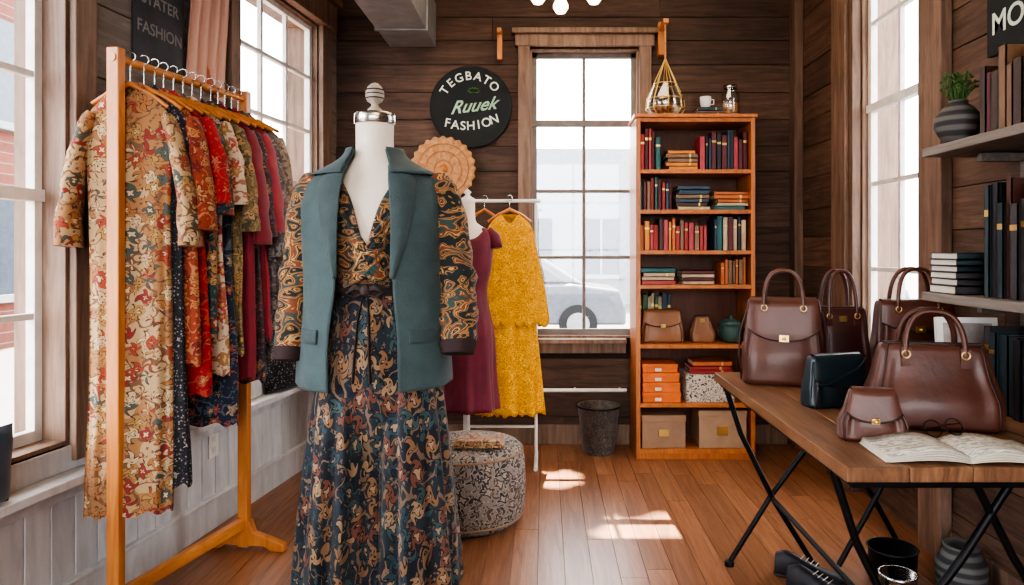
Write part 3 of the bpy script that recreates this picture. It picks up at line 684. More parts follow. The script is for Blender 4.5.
for i in range(90):
    a = random.random()*2*pi; L = random.uniform(0.05, 0.11); sp = random.uniform(0.0, 0.065); r0 = random.random()*0.018
    p0 = Vector((px_+r0*cos(a), py_+r0*sin(a), 1.80)); p2 = Vector((px_+sp*cos(a), py_+sp*sin(a), 1.82+L)); p1 = (p0+p2)/2+Vector((0, 0, 0.015))
    b.tube([p0, p1, p2], [0.002, 0.002, 0.0006], M_green, 4)
    b.lathe([(0.0, -0.006), (0.007, 0), (0, 0.008)], tuple(p2), M_green, 5)
    b.lathe([(0.0, -0.006), (0.006, 0), (0, 0.008)], tuple(p1), M_green, 5)
b.finish()
MS = lambda y: Matrix.Translation((1.44, y, 0)) @ Matrix.Rotation(-pi/2, 4, 'Z')
b = B('upright_books'); brow(b, 0, 0.50, 1.676, 0.20, 0.29, [mb[5], mb[7], mb[7], mb[1], mb[7]], M0=MS(2.33), tmin=.024, tmax=.045); b.finish()
b = B('dark_books'); brow(b, 0, 0.55, 1.146, 0.29, 0.38, M_dkb, M0=MS(2.30), tmin=0.025, tmax=0.04); b.finish()
b = B('stacked_books'); bstack(b, 0, 0, 1.146, 6, 0.24, 0.17, M_dkb[:2]+[M_dkb[3]], M0=Matrix.Translation((1.41, 2.40, 0)), tmin=0.022, tmax=0.03); b.finish()
b = B('photo_frame'); b.M = Matrix.Translation((1.47, 2.42, TZ+0.001)) @ Matrix.Rotation(radians(-8), 4, 'Z') @ Matrix.Rotation(radians(-8), 4, 'X')
b.bx(-0.10, 0.10, -0.012, 0.012, 0, 0.28, M_white); b.bx(-0.08, 0.08, -0.015, -0.012, 0.02, 0.26, plain('photo_print', (0.25, 0.22, 0.2), 0.4, var=0.8, scale=9)); b.finish(bevel=0.003)
b = B('leaning_books'); brow(b, 0, 0.42, TZ, 0.24, 0.30, M_dkb, M0=Matrix.Translation((1.42, 2.28, 0)) @ Matrix.Rotation(-pi/2, 4, 'Z'), dmax=0.15, tmin=.025, tmax=.045); b.finish()

def shoe(name, x, y, rz, mat):
    b = B(name); b.M = Matrix.Translation((x, y, 0)) @ Matrix.Rotation(rz, 4, 'Z')
    tb = [(0.0, 0.028, 0.085), (0.04, 0.034, 0.10), (0.09, 0.033, 0.085), (0.15, 0.038, 0.062), (0.21, 0.045, 0.05), (0.25, 0.038, 0.042), (0.275, 0.012, 0.03)]
    def f(u, v):
        yy = v*0.275; a, hh = table(tb, yy); th = 2*pi*u
        return (a*cos(th), -yy, 0.02+max(0, (hh-0.02)*sin(th)) if sin(th) > 0 else 0.012)
    b.grid(f, 20, 24, mat, wrap=True)
    def g(u, v):
        yy = v*0.28-0.003; a, hh = table(tb, min(0.275, max(0, yy))); th = 2*pi*u; return ((a+0.003)*spw(cos(th), .6), -yy, 0.007+0.007*spw(sin(th), .6))
    b.grid(g, 20, 24, M_edge, wrap=True)
    for k in range(4): b.tube([(-0.02, -0.10-k*0.018, 0.086-k*0.006), (0.02, -0.105-k*0.018, 0.086-k*0.006)], 0.002, M_paper, 5)
    b.finish()
shoe('leather_shoe', 0.93, 2.82, radians(60), M_dkb[2]); shoe('leather_shoe', 0.94, 2.70, radians(50), M_dkb[2])
b = B('metal_pot'); b.lathe([(0.07, 0), (0.085, 0.01), (0.09, 0.12), (0.096, 0.13), (0.09, 0.13), (0.082, 0.02), (0.0, 0.015)], (1.37, 2.76, 0), M_iron, 32); b.finish()
b = B('tin_can'); b.lathe([(0.06, 0), (0.065, 0.01), (0.065, 0.10), (0.069, 0.11), (0.06, 0.11), (0.055, 0.02), (0, 0.015)], (1.30, 2.58, 0), M_steel, 28); b.finish()
b = B('ceramic_crock'); b.lathe([(0.07, 0), (0.085, 0.02), (0.09, 0.12), (0.06, 0.17), (0.065, 0.19), (0.055, 0.19), (0.0, 0.17)], (1.57, 2.64, 0), M_stripe, 28); b.finish()

M_buck = pattern('hammered_metal', [(0.05, 0.045, 0.04), (0.13, 0.11, 0.10), (0.08, 0.07, 0.06), (0.18, 0.13, 0.10)], 26, 10, 0.05, rough=0.4)
b = B('metal_bucket')
b.lathe([(0.098, 0), (0.102, 0.01), (0.135, 0.295), (0.14, 0.30), (0.138, 0.307), (0.128, 0.30), (0.095, 0.02), (0.0, 0.015)], (0.345, 4.50, 0), M_buck, 40)
b.tube([(0.345+0.139*cos(2*pi*i/32), 4.5+0.139*sin(2*pi*i/32), 0.30) for i in range(32)], 0.006, M_iron, 6, closed=True)
b.finish()

# ------------------------------------------------------------------ pouf
M_pouf = floral('kilim_weave', (0.24, 0.20, 0.17), [(0.06, 0.045, 0.04), (0.11, 0.07, 0.05), (0.04, 0.035, 0.038)], (0.36, 0.31, 0.26), (0.34, 0.28, 0.22), (0.05, 0.04, 0.04), 20, 0.5, 0, 4)
b = B('patterned_pouf'); pc = (-0.375, 3.40, 0)
b.lathe([(0.235, 0.0), (0.262, 0.02), (0.277, 0.07), (0.282, 0.18), (0.277, 0.29), (0.262, 0.345), (0.245, 0.362), (0.15, 0.378), (0.0, 0.383)], pc, M_pouf, 56)
for r, z in ((0.266, 0.338), (0.268, 0.035)): b.tube([(pc[0]+r*cos(2*pi*i/48), pc[1]+r*sin(2*pi*i/48), z) for i in range(48)], 0.005, M_kraft, 6, closed=True)
b.finish()
b = B('folded_scarf'); M_sc = pattern('scarf_print', [(0.36, 0.2, 0.10), (0.16, 0.08, 0.05), (0.5, 0.33, 0.18)], 20, 14, 0.05)
for k in range(3):
    b.grid(lambda u, v, k=k: (-0.31+(u-.5)*(0.24-k*0.02), 3.30+(v-.5)*(0.15-k*0.01), 0.390+k*0.011+0.004*sin(u*9+k)*sin(v*5)), 16, 8, M_sc)
b.finish(solid=0.009)

# ------------------------------------------------------------------ clothes
def hanger(b, zt, halfw, drop=0.07, mat=M_orange):
    b.tube([(-halfw, 0, zt-drop-0.075), (-halfw*0.5, 0, zt-drop-0.03), (0, 0, zt-drop), (halfw*0.5, 0, zt-drop-0.03), (halfw, 0, zt-drop-0.075)], [0.007, 0.009, 0.011, 0.009, 0.007], mat, 8)
    pts = [(0, 0, zt-drop), (0, 0, zt-0.035)]
    for k in range(9):
        a = -pi/2+pi*1.25*k/8; pts.append((0.0+0.017*cos(a)*1.0, 0, zt+0.0+0.017*sin(a)))
    b.tube(pts, 0.0022, M_steel, 6)
def garment(name, loc, rz, L, hw, mat, sleeve=0.3, flare=1.1, seed=0, sl_w=0.05, waist=1.0, hem=0.0, thick=0.028, sleeve_out=0.09, folds=9, sl_angle=0.0):
    b = B(name); b.M = Matrix.Translation(loc) @ Matrix.Rotation(rz, 4, 'Z'); rnd = random.Random(seed)
    hanger(b, 0, hw*0.85, drop=0.095)
    ph = [rnd.uniform(0, 6.3) for _ in range(4)]
    tb = [(0.0, 0.24, 0.5), (0.012, 0.34, 0.6), (0.035, 0.62, 0.75), (0.065, 0.90, 0.85), (0.085, 1.0, 0.95), (0.20, 0.95, 1.1), (0.42, 0.9*waist, 1.1), (0.65, lerp(0.9, flare, 0.5), 1.35), (1.0, flare, 1.6)]
    z0 = -0.085
    def f(u, v):
        q = (v*L)/0.15*0.085 if v*L < 0.15 else 0.085+(v*L-0.15)/(L-0.15)*0.915
        a, t = table(tb, q); th = 2*pi*u
        k = max(0, q)**1.1
        fx = sin(folds*th+ph[0])*0.30*k+sin((folds*2-1)*th+ph[1]+v*2)*0.13*k+0.12*sin(3*th+ph[2]+v*4)
        x = hw*a*spw(cos(th), 0.8)*(1+0.02*sin(v*14+ph[3])*k); y = thick*t*sin(th)+thick*0.85*fx
        z = z0-v*L+hem*x*v+0.008*sin(folds*th+ph[1])*k
        if v < 0.001 or q < 0.05: z -= 0.05*max(0, -sin(th))**3*(1-q/0.05)
        return (x+0.01*sin(v*5+ph[2])*v, y, z)
    b.grid(f, 110, 60, mat, wrap=True)
    if sleeve > 0:
        for sx in (-1, 1):
            pts = []; rr = []
            for k in range(14):
                t = k/13
                pts.append((sx*(hw*0.82+sleeve_out*sin(t*pi/2)), 0.004*sin(t*9+seed), z0-0.115-sleeve*t**1.2)); rr.append(lerp(0.042, sl_w, t)*(0.8 if k == 0 else 1))
            b.tube(pts, rr, mat, 16, wr=0.08, flat=0.55)
    return b
Fl = floral
G = [
 Fl('kimono_print', (0.44, 0.30, 0.16), [(0.36, 0.15, 0.05), (0.28, 0.035, 0.03), (0.07, 0.10, 0.09), (0.52, 0.38, 0.22), (0.34, 0.06, 0.03), (0.38, 0.22, 0.07)], (0.09, 0.045, 0.03), (0.54, 0.42, 0.26), (0.18, 0.09, 0.05), 20, 0.46, 9, 4, base2=(0.34, 0.17, 0.07)),
 Fl('black_dotted', (0.010, 0.010, 0.014), [(0.02, 0.02, 0.03), (0.3, 0.26, 0.24)], (0.012, 0.012, 0.016), (0.35, 0.3, 0.28), (0.02, 0.02, 0.03), 30, 0.22, 0, 4, dots=(0.25, 0.22, 0.2)),
 Fl('rust_floral', (0.28, 0.045, 0.02), [(0.44, 0.20, 0.07), (0.18, 0.02, 0.02), (0.46, 0.27, 0.12)], (0.10, 0.02, 0.015), (0.45, 0.14, 0.04), (0.44, 0.19, 0.08), 20, 0.40, 8, 5),
 Fl('red_floral', (0.32, 0.016, 0.018), [(0.18, 0.01, 0.012), (0.46, 0.16, 0.08), (0.38, 0.03, 0.03)], (0.14, 0.01, 0.01), (0.5, 0.3, 0.14), (0.42, 0.06, 0.04), 22, 0.32, 6, 5),
 Fl('cream_floral', (0.50, 0.37, 0.26), [(0.36, 0.05, 0.04), (0.30, 0.16, 0.05), (0.10, 0.10, 0.06)], (0.24, 0.12, 0.07), (0.55, 0.3, 0.1), (0.28, 0.12, 0.07), 20, 0.40, 6, 5),
 Fl('navy_floral', (0.010, 0.016, 0.035), [(0.30, 0.06, 0.05), (0.3, 0.22, 0.15), (0.06, 0.09, 0.13)], (0.02, 0.02, 0.03), (0.4, 0.25, 0.1), (0.08, 0.1, 0.12), 21, 0.38, 6, 5),
 Fl('olive_gold', (0.15, 0.11, 0.05), [(0.32, 0.19, 0.07), (0.06, 0.05, 0.03), (0.34, 0.22, 0.11)], (0.05, 0.04, 0.02), (0.40, 0.2, 0.06), (0.30, 0.19, 0.08), 20, 0.44, 9, 4),
 plain('tan_linen', (0.30, 0.17, 0.09), 0.85, var=0.2),
 plain('wine_red', (0.17, 0.008, 0.016), 0.75, var=0.2, sheen=0.2),
 Fl('dark_brocade', (0.025, 0.014, 0.018), [(0.10, 0.03, 0.03), (0.22, 0.11, 0.07), (0.05, 0.03, 0.04)], (0.015, 0.01, 0.012), (0.28, 0.14, 0.08), (0.12, 0.06, 0.05), 20, 0.44, 9, 4),
 plain('crimson', (0.25, 0.012, 0.022), 0.7, var=0.2, sheen=0.2),
 Fl('grey_print', (0.10, 0.085, 0.085), [(0.24, 0.19, 0.16), (0.04, 0.035, 0.04), (0.18, 0.08, 0.06)], (0.05, 0.04, 0.04), (0.3, 0.23, 0.18), (0.22, 0.18, 0.16), 22, 0.42, 6, 5),
 Fl('beige_print', (0.24, 0.17, 0.12), [(0.12, 0.07, 0.05), (0.36, 0.27, 0.19), (0.20, 0.09, 0.06)], (0.08, 0.05, 0.04), (0.38, 0.29, 0.2), (0.12, 0.08, 0.06), 22, 0.44, 6, 4),
 Fl('teal_paisley', (0.012, 0.045, 0.055), [(0.36, 0.18, 0.06), (0.26, 0.03, 0.02), (0.10, 0.14, 0.14)], (0.01, 0.02, 0.03), (0.46, 0.30, 0.15), (0.24, 0.10, 0.05), 20, 0.44, 9, 3),
]
pn = Vector((-1.40, 2.38, 0)); pf = Vector((-1.31, 3.05, 0)); dirv = (pf-pn).normalized(); ang = atan2(dirv.y, dirv.x)-pi/2
RK = Matrix.Translation(pn) @ Matrix.Rotation(ang, 4, 'Z'); RL = (pf-pn).length
e_rk = empty('wooden_clothes_rack')
b = B('rack_frame'); b.M = RK
for y in (0, RL):
    b.box((-0.065 if y == 0 else 0, y, 1.0), (0.046, 0.034, 1.98), M_orange)
    b.extr([(-0.16, 0.0), (-0.16, 0.03), (-0.11, 0.055), (-0.05, 0.075), (-0.03, 0.13), (0.03, 0.13), (0.05, 0.075), (0.12, 0.055), (0.19, 0.03), (0.19, 0.0), (0.13, 0.0), (0.10, 0.02), (-0.08, 0.02), (-0.11, 0.0)], y-0.018, y+0.018, M_orange)
b.tube([(-0.065, -0.02, 1.955), (0, RL+0.02, 1.955)], 0.015, M_orangeH, 14)
b.box((-0.03, RL/2, 0.115), (0.03, RL-0.03, 0.045), M_orangeH, rz=-0.09)
b.finish(bevel=0.004, parent=e_rk)
specs = [  # mat, L, hw, sleeve, rz, name
 (0, 1.50, 0.140, 0.46, 14, 'patterned_kimono', -0.05), (1, 1.42, 0.155, 0.0, 2, 'dotted_dress', -0.035), (2, 1.0, 0.165, 0.40, -4, 'rust_floral_blouse', -0.03), (3, 1.12, 0.17, 0.30, 0, 'red_floral_dress', -0.03),
 (13, 0.92, 0.17, 0.34, -6, 'teal_paisley_blouse', -0.025), (4, 1.06, 0.175, 0.3, -2, 'cream_floral_dress', -0.02), (5, 1.26, 0.18, 0.0, -4, 'navy_floral_dress', -0.015), (6, 1.0, 0.185, 0.40, -6, 'olive_tunic', -0.01),
 (8, 1.10, 0.19, 0.45, -4, 'wine_coat', 0), (9, 1.12, 0.19, 0.42, -4, 'brocade_jacket', 0), (10, 0.95, 0.20, 0.40, -6, 'crimson_blouse', 0), (11, 1.05, 0.205, 0.5, -5, 'grey_print_tunic', 0), (12, 1.0, 0.215, 0.5, -6, 'beige_print_tunic', 0)]
for i, (gi, L, hw, sl, rz, nm, dx) in enumerate(specs):
    y = 0.050+i*(RL-0.10)/(len(specs)-1); p = RK @ Vector((dx, y, 1.973))
    g = garment(nm, p, radians(rz), L, hw, G[gi], sleeve=sl, seed=i*3+1, flare=1.0 if i else 0.98, thick=0.017 if i else 0.024, sl_w=0.07 if i == 0 else 0.052, sleeve_out=0.06 if i else 0.075)
    g.finish(parent=e_rk)

# ---- metal rack with yellow dress
b = B('metal_garment_rack'); ry = 4.28
for x in (-0.49, -0.055):
    b.tube([(x, ry, 0.03), (x, ry, 1.60)], 0.010, M_white, 10); b.tube([(x, ry-0.18, 0.014), (x, ry+0.18, 0.014)], 0.012, M_white, 10)
b.tube([(-0.52, ry, 1.60), (-0.025, ry, 1.60)], 0.011, M_white, 10); b.tube([(-0.49, ry, 0.22), (-0.055, ry, 0.22)], 0.008, M_white, 8); b.finish()
b = B('yellow_lace_dress'); b.M = Matrix.Translation((-0.215, ry-0.02, 1.617)) @ Matrix.Rotation(radians(4), 4, 'Z')
hanger(b, 0, 0.13)
def skirt(tb, zt, zb, nf, amp, ph, scal=0.0):
    def f(u, v):
        z = lerp(zt, zb, v); a, d = table(tb, -z); th = 2*pi*u
        m = 1+amp*v*sin(nf*th+ph)+amp*0.5*v*sin((2*nf+1)*th+ph*2)
        zz = z-scal*abs(sin(nf*1.5*th))*v*v
        if v < 0.25: zz -= 0.055*max(0, -sin(th))**4*(1-v/0.25)*(1 if abs(cos(th)) < 0.9 else 0)
        return (a*spw(cos(th), 0.9)*m, d*sin(th)*m+0.008*sin(nf*th)*v, zz)
    return f
ty = [(0.10, 0.055, 0.03), (0.125, 0.085, 0.04), (0.16, 0.12, 0.045), (0.30, 0.155, 0.055), (0.50, 0.19, 0.06), (0.74, 0.215, 0.065)]
b.grid(skirt(ty, -0.10, -0.74, 7, 0.10, 1.0, 0.05), 110, 30, M_yellow, wrap=True)
ty2 = [(0.5, 0.12, 0.05), (0.8, 0.155, 0.06), (1.30, 0.19, 0.075)]
b.grid(skirt(ty2, -0.50, -1.30, 8, 0.12, 2.0, 0.02), 110, 30, M_yellow, wrap=True)
b.finish(solid=0.003)
b = B('wooden_hanger'); b.M = Matrix.Translation((-0.37, ry, 1.617)); hanger(b, 0, 0.10); b.finish()

# ---- small mannequin with maroon dress
e2 = empty('maroon_dress_mannequin'); mx, my = -0.435, 3.93
b = B('bust'); c = (mx, my)
tf = [(0.90, 0.12, 0.09), (1.05, 0.10, 0.08), (1.2, 0.125, 0.095), (1.32, 0.135, 0.09), (1.40, 0.125, 0.07), (1.43, 0.085, 0.06), (1.455, 0.05, 0.05), (1.50, 0.042, 0.045), (1.57, 0.042, 0.045)]
def bodyf(tab, c, z0, z1, off=0.0):
    def f(u, v):
        z = lerp(z0, z1, v); a, d = table(tab, z); th = 2*pi*u; return (c[0]+(a+off)*sin(th), c[1]-(d+off)*cos(th), z)
    return f
b.grid(bodyf(tf, c, 0.9, 1.57), 40, 40, M_cream, wrap=True)
b.lathe([(0.045, 0), (0.045, 0.015), (0.02, 0.03), (0.012, 0.04), (0.022, 0.055), (0.0, 0.075)], (mx, my, 1.57), M_white, 24)
b.tube([(mx, my, 0.02), (mx, my, 1.0)], 0.014, M_white, 12)
b.lathe([(0.13, 0), (0.13, 0.012), (0.03, 0.03), (0.014, 0.06)], (mx, my, 0), M_white, 32)
b.finish(parent=e2)
b = B('maroon_dress')
td = [(0.41, 0.17, 0.14), (0.6, 0.155, 0.125), (0.85, 0.145, 0.115), (1.0, 0.115, 0.095), (1.07, 0.108, 0.088), (1.2, 0.133, 0.102), (1.32, 0.142, 0.098), (1.40, 0.13, 0.076), (1.425, 0.095, 0.066)]
def md(u, v):
    z = lerp(0.41, 1.425, v); a, d = table(td, z); th = 2*pi*u; k = max(0, (1.02-z)/0.6); m = 1+0.07*k*sin(8*th+1)+0.03*k*sin(17*th)
    zz = z-(0.07*max(0, cos(th))**4 if v > 0.93 else 0)*min(1, (v-0.93)/0.07)
    return (mx+a*m*sin(th), my-d*m*cos(th), zz)
b.grid(md, 80, 50, M_maroon, wrap=True)
for sx in (-1, 1): b.tube([(mx+sx*0.11, my, 1.40), (mx+sx*0.145, my-0.005, 1.37), (mx+sx*0.155, my-0.01, 1.31)], [0.035, 0.040, 0.043], M_maroon, 14, flat=0.8)
b.finish(solid=0.004, parent=e2)

# ---- main dressed mannequin
e = empty('dressed_mannequin'); cx, cy = -0.632, 2.60; C = (cx, cy)
b = B('dress_form')
tf = [(0.80, 0.155, 0.12), (0.95, 0.165, 0.125), (1.15, 0.125, 0.10), (1.25, 0.14, 0.11), (1.38, 0.165, 0.125), (1.50, 0.175, 0.105), (1.56, 0.165, 0.085), (1.60, 0.12, 0.075), (1.63, 0.085, 0.07), (1.66, 0.072, 0.067), (1.70, 0.069, 0.064), (1.77, 0.070, 0.066)]
b.grid(bodyf(tf, C, 0.90, 1.77), 56, 60, M_cream, wrap=True)
b.lathe([(0.072, 1.765), (0.075, 1.768), (0.075, 1.80), (0.070, 1.806), (0.045, 1.81), (0.02, 1.815)], (cx, cy, 0), M_steel, 36)
M_fin = plain('turned_finial', (0.36, 0.31, 0.25), 0.45, var=0.2)
b.lathe([(0.022, 1.812), (0.026, 1.822), (0.014, 1.832), (0.013, 1.842), (0.028, 1.852), (0.034, 1.87), (0.034, 1.885), (0.026, 1.905), (0.012, 1.918), (0.0, 1.922)], (cx, cy, 0), M_fin, 28)
for z in (1.862, 1.878, 1.893): b.tube([(cx+0.034*cos(2*pi*i/24), cy+0.034*sin(2*pi*i/24), z) for i in range(24)], 0.002, M_iron, 5, closed=True)
b.tube([(cx, cy, 0.05), (cx, cy, 0.95)], 0.017, M_trimL, 12)
b.lathe([(0.15, 0), (0.15, 0.02), (0.05, 0.035), (0.02, 0.07)], (cx, cy, 0), M_iron, 36)
b.finish(parent=e)
b = B('wrap_top')
tw = [(1.12, 0.142, 0.112), (1.16, 0.135, 0.108), (1.25, 0.152, 0.122), (1.38, 0.178, 0.138), (1.50, 0.187, 0.118), (1.56, 0.176, 0.097), (1.60, 0.13, 0.087), (1.625, 0.095, 0.08)]
def gapw(z): return table([(1.10, 0.0), (1.30, 0.02), (1.36, 0.10), (1.50, 0.34), (1.625, 0.85)], z)[0]
def wt(u, v):
    z = lerp(1.12, 1.625, v); a, d = table(tw, z); g = gapw(z); th = lerp(g, 2*pi-g, u); edge = min(u, 1-u)
    m = 1+0.015*sin(18*th+z*30)*(1 if edge > .02 else 0)+0.05*max(0, 1-edge*12)*(1 if z > 1.3 else 0.3)
    return (cx+a*m*sin(th), cy-d*m*cos(th), z)
b.grid(wt, 110, 36, M_robe, wrap=False)
for s in range(4):
    b.tube([(cx-0.09+s*0.012, cy-0.128, 1.44-s*0.05), (cx-0.035+s*0.01, cy-0.143, 1.36-s*0.045), (cx+0.03, cy-0.138, 1.26-s*0.02), (cx+0.08, cy-0.115, 1.19-s*0.006)], [0.006, 0.010, 0.010, 0.006], M_robe, 8)
    b.tube([(cx+0.10-s*0.012, cy-0.128, 1.44-s*0.05), (cx+0.04-s*0.01, cy-0.143, 1.36-s*0.045), (cx-0.02, cy-0.138, 1.26-s*0.02), (cx-0.08, cy-0.115, 1.19-s*0.006)], [0.006, 0.010, 0.010, 0.006], M_robe, 8)
b.finish(solid=0.004, parent=e)
b = B('trousers')
def hips(u, v):
    z = lerp(1.17, 0.45, v); a, d = table([(0.45, 0.08, 0.06), (0.60, 0.17, 0.11), (0.72, 0.215, 0.14), (0.82, 0.228, 0.152), (0.95, 0.205, 0.15), (1.08, 0.165, 0.13), (1.14, 0.14, 0.112), (1.17, 0.14, 0.11)], z)
    th = 2*pi*u
    m = 1+0.035*(0.3+v)*sin(14*th)+0.025*v*sin(23*th+1)
    return (cx+0.015*v+a*m*sin(th), cy-d*m*cos(th), z)
b.grid(hips, 140, 40, M_pants, wrap=True)
for sx, zb in ((-1, 0.045), (1, 0.075)):
    def leg(u, v, sx=sx, zb=zb):
        z = lerp(0.95, zb, v); th = 2*pi*u
        a = lerp(0.090, 0.155, v**0.7); d = lerp(0.125, 0.185, v**0.8)
        fa = min(1, 0.25+v*1.2)
        m = 1+0.085*fa*sin(8*th+sx)+0.055*fa*sin(13*th+2*sx+v)+0.02*sin(5*th+v*3)
        return (cx+0.02+sx*lerp(0.105, 0.143, v**0.7)+a*m*sin(th), cy-d*m*cos(th), z+0.012*sin(8*th)*v)
    b.grid(leg, 130, 50, M_pants, wrap=True)
b.finish(solid=0.004, parent=e)
b = B('sash_belt'); M_belt = plain('belt_cloth', (0.045, 0.030, 0.028), 0.8, var=0.3)
def belt(u, v):
    th = 2*pi*u; q = 0.006*sin(pi*v)+0.003*sin(v*14+th*2); return (cx+(0.146+q)*sin(th), cy-(0.118+q)*cos(th), 1.135+v*0.045)
b.grid(belt, 60, 12, M_belt, wrap=True)
b.lathe([(0.004, -0.022), (0.018, -0.014), (0.021, 0), (0.017, 0.014), (0.004, 0.022)], (cx, cy-0.135, 1.157), M_belt, 14)
for sx in (-1, 1):
    b.tube([(cx, cy-0.135, 1.155), (cx+sx*0.035, cy-0.15, 1.172), (cx+sx*0.065, cy-0.145, 1.15), (cx+sx*0.035, cy-0.145, 1.135), (cx, cy-0.137, 1.15)], [0.007, 0.012, 0.014, 0.012, 0.007], M_belt, 10, flat=0.4)
    b.tube([(cx+sx*0.008, cy-0.14, 1.14), (cx+sx*0.02, cy-0.165, 1.05), (cx+sx*0.026, cy-0.185, 0.92), (cx+sx*0.03, cy-0.19, 0.84)], [0.007, 0.012, 0.015, 0.016], M_belt, 10, flat=0.25)
b.finish(solid=0, parent=e, bevel=0)
b = B('robe_sleeves')
def sleeve(path, rad):
    pts = []; rr = []
    n = 30
    for k in range(n):
        t = k/(n-1); x, y, z, r = table([(q[0], q[1], q[2], q[3], q[4]) for q in path], t); pts.append((cx+x, cy+y, z)); rr.append(r*(1+0.05*sin(k*1.7)+0.04*sin(k*0.9)))
    b.tube(pts, rr, M_robe, 22, wr=0.035, flat=0.9)
    p = pts[-1]; q = pts[-2]; d = (Vector(p)-Vector(q)).normalized(); b.tube([Vector(q), Vector(p), Vector(p)+d*0.03], [rr[-1]*1.04, rr[-1]*1.03, rr[-1]*0.9], M_cuff, 20, wr=0.03)
sleeve([(0, -0.20, 0.0, 1.56, 0.05), (0.15, -0.238, -0.005, 1.50, 0.066), (0.45, -0.275, -0.01, 1.28, 0.062), (0.8, -0.298, -0.035, 1.03, 0.056), (1, -0.300, -0.06, 0.93, 0.05)], 0)
sleeve([(0, 0.21, 0.0, 1.56, 0.05), (0.15, 0.25, -0.005, 1.50, 0.068), (0.45, 0.297, -0.01, 1.26, 0.070), (0.8, 0.315, -0.045, 1.05, 0.072), (1, 0.318, -0.07, 0.955, 0.066)], 0)
b.finish(parent=e)
tbz = [(0.775, 0.282, 0.195), (0.95, 0.276, 0.19), (1.15, 0.262, 0.172), (1.30, 0.262, 0.165), (1.42, 0.268, 0.160), (1.50, 0.262, 0.150), (1.55, 0.238, 0.135), (1.585, 0.19, 0.115), (1.615, 0.135, 0.102), (1.645, 0.10, 0.09), (1.665, 0.092, 0.085)]
def gx(z): return table([(0.775, 0.125), (1.0, 0.12), (1.2, 0.10), (1.35, 0.10), (1.5, 0.092), (1.6, 0.075), (1.665, 0.055)], z)[0]
def surf(th, z, off=0.0):
    a, d = table(tbz, z); k = max(0, min(1, (1.3-z)/0.5)); m = 1+0.022*k*sin(7*th+0.6)+0.014*sin(4*th+z*9)
    return Vector((cx+(a*m+off)*sin(th), cy-(d*m+off)*cos(th), z))
b = B('teal_blazer')
def bz(u, v):
    z = lerp(0.815, 1.665, v); a, d = table(tbz, z); g = math.asin(min(0.95, gx(z)/a)); th = lerp(g, 2*pi-g, u)
    p = surf(th, z); p.z += -0.012*abs(cos(th))*(1-v)
    return p
b.grid(bz, 130, 70, M_teal)
b.finish(solid=0.007, parent=e)
b = B('blazer_lapels')
for sx in (-1, 1):
    def lap(u, v, sx=sx):
        z = lerp(1.20, 1.60, v); a, d = table(tbz, z); g = math.asin(min(0.95, gx(z)/a))
        w = table([(0, 0.0), (0.25, 0.035), (0.6, 0.075), (0.82, 0.098), (0.90, 0.085), (1.0, 0.05)], v)[0]
        g2 = g-0.04+u*(w/ max(0.1, a)+0.05); p = surf(sx*g2, z+u*0.035*v, 0.010+0.008*sin(pi*u)); return p
    b.grid(lap, 16, 40, M_teal2)
    def col(u, v, sx=sx):
        z = lerp(1.575, 1.672, v); a, d = table(tbz, z); g = math.asin(min(0.95, gx(z)/a)); th = lerp(g-0.03, pi, u)
        w = 0.045*(1-v); return surf(sx*th, z, 0.012+w*0.35)
    b.grid(col, 40, 10, M_teal2)
    def pk(u, v, sx=sx): return surf(sx*lerp(0.62, 1.08, u), 1.02-0.05*v, 0.007)
    b.grid(pk, 12, 3, M_teal2)
b.finish(solid=0.005, parent=e)

# ---- ledge items
M_navy = plain('navy_cloth', (0.02, 0.035, 0.06), 0.85, sheen=0.3)
def cushion(name, M, w, h, t, mat):
    b = B(name); b.M = M
    def f(u, v, s):
        x = lerp(-1, 1, u); y = lerp(-1, 1, v); e_ = (1-x**4)*(1-y**4)
        return (x*w/2*(1-0.06*(1-abs(y))*abs(x)), s*t/2*max(0, e_)**0.5, y*h/2*(1-0.06*(1-abs(x))*abs(y)))
    b.grid(lambda u, v: f(u, v, -1), 20, 20, mat); b.grid(lambda u, v: f(u, v, 1), 20, 20, mat); b.finish()
cushion('navy_cushion', ML @ Matrix.Translation((0.065, 2.04, 0.652)) @ Matrix.Rotation(radians(85), 4, 'Z') @ Matrix.Rotation(radians(4), 4, 'X'), 0.26, 0.24, 0.08, M_navy)
cushion('dark_cushion', ML @ Matrix.Translation((0.10, 3.95, 0.665)) @ Matrix.Rotation(radians(70), 4, 'Z'), 0.42, 0.27, 0.12, G[1])

# ------------------------------------------------------------------ outdoors
M_ground = plain('asphalt', (0.14, 0.14, 0.15), 0.9)
b = B('street_ground'); b.bx(-40, 40, -25, 60, -0.35, -0.25, M_ground); b.finish()
M_brick, nt, bs = newmat('brick_facade'); tc = nd(nt, 'ShaderNodeTexCoord'); br = nd(nt, 'ShaderNodeTexBrick', Scale=3.0)
mpp = nd(nt, 'ShaderNodeMapping'); mpp.inputs['Rotation'].default_value = (pi/2, 0, pi/2); nt.links.new(tc.outputs['Object'], mpp.inputs['Vector']); nt.links.new(mpp.outputs[0], br.inputs['Vector'])
br.inputs['Color1'].default_value = (0.16, 0.05, 0.032, 1); br.inputs['Color2'].default_value = (0.12, 0.04, 0.026, 1); br.inputs['Mortar'].default_value = (0.2, 0.17, 0.15, 1)
nt.links.new(br.outputs['Color'], bs.inputs['Base Color']); bs.inputs['Roughness'].default_value = 0.9
M_fac = plain('pale_facade', (0.26, 0.27, 0.28), 0.9); M_facwin = plain('facade_glass', (0.06, 0.075, 0.09), 0.2)
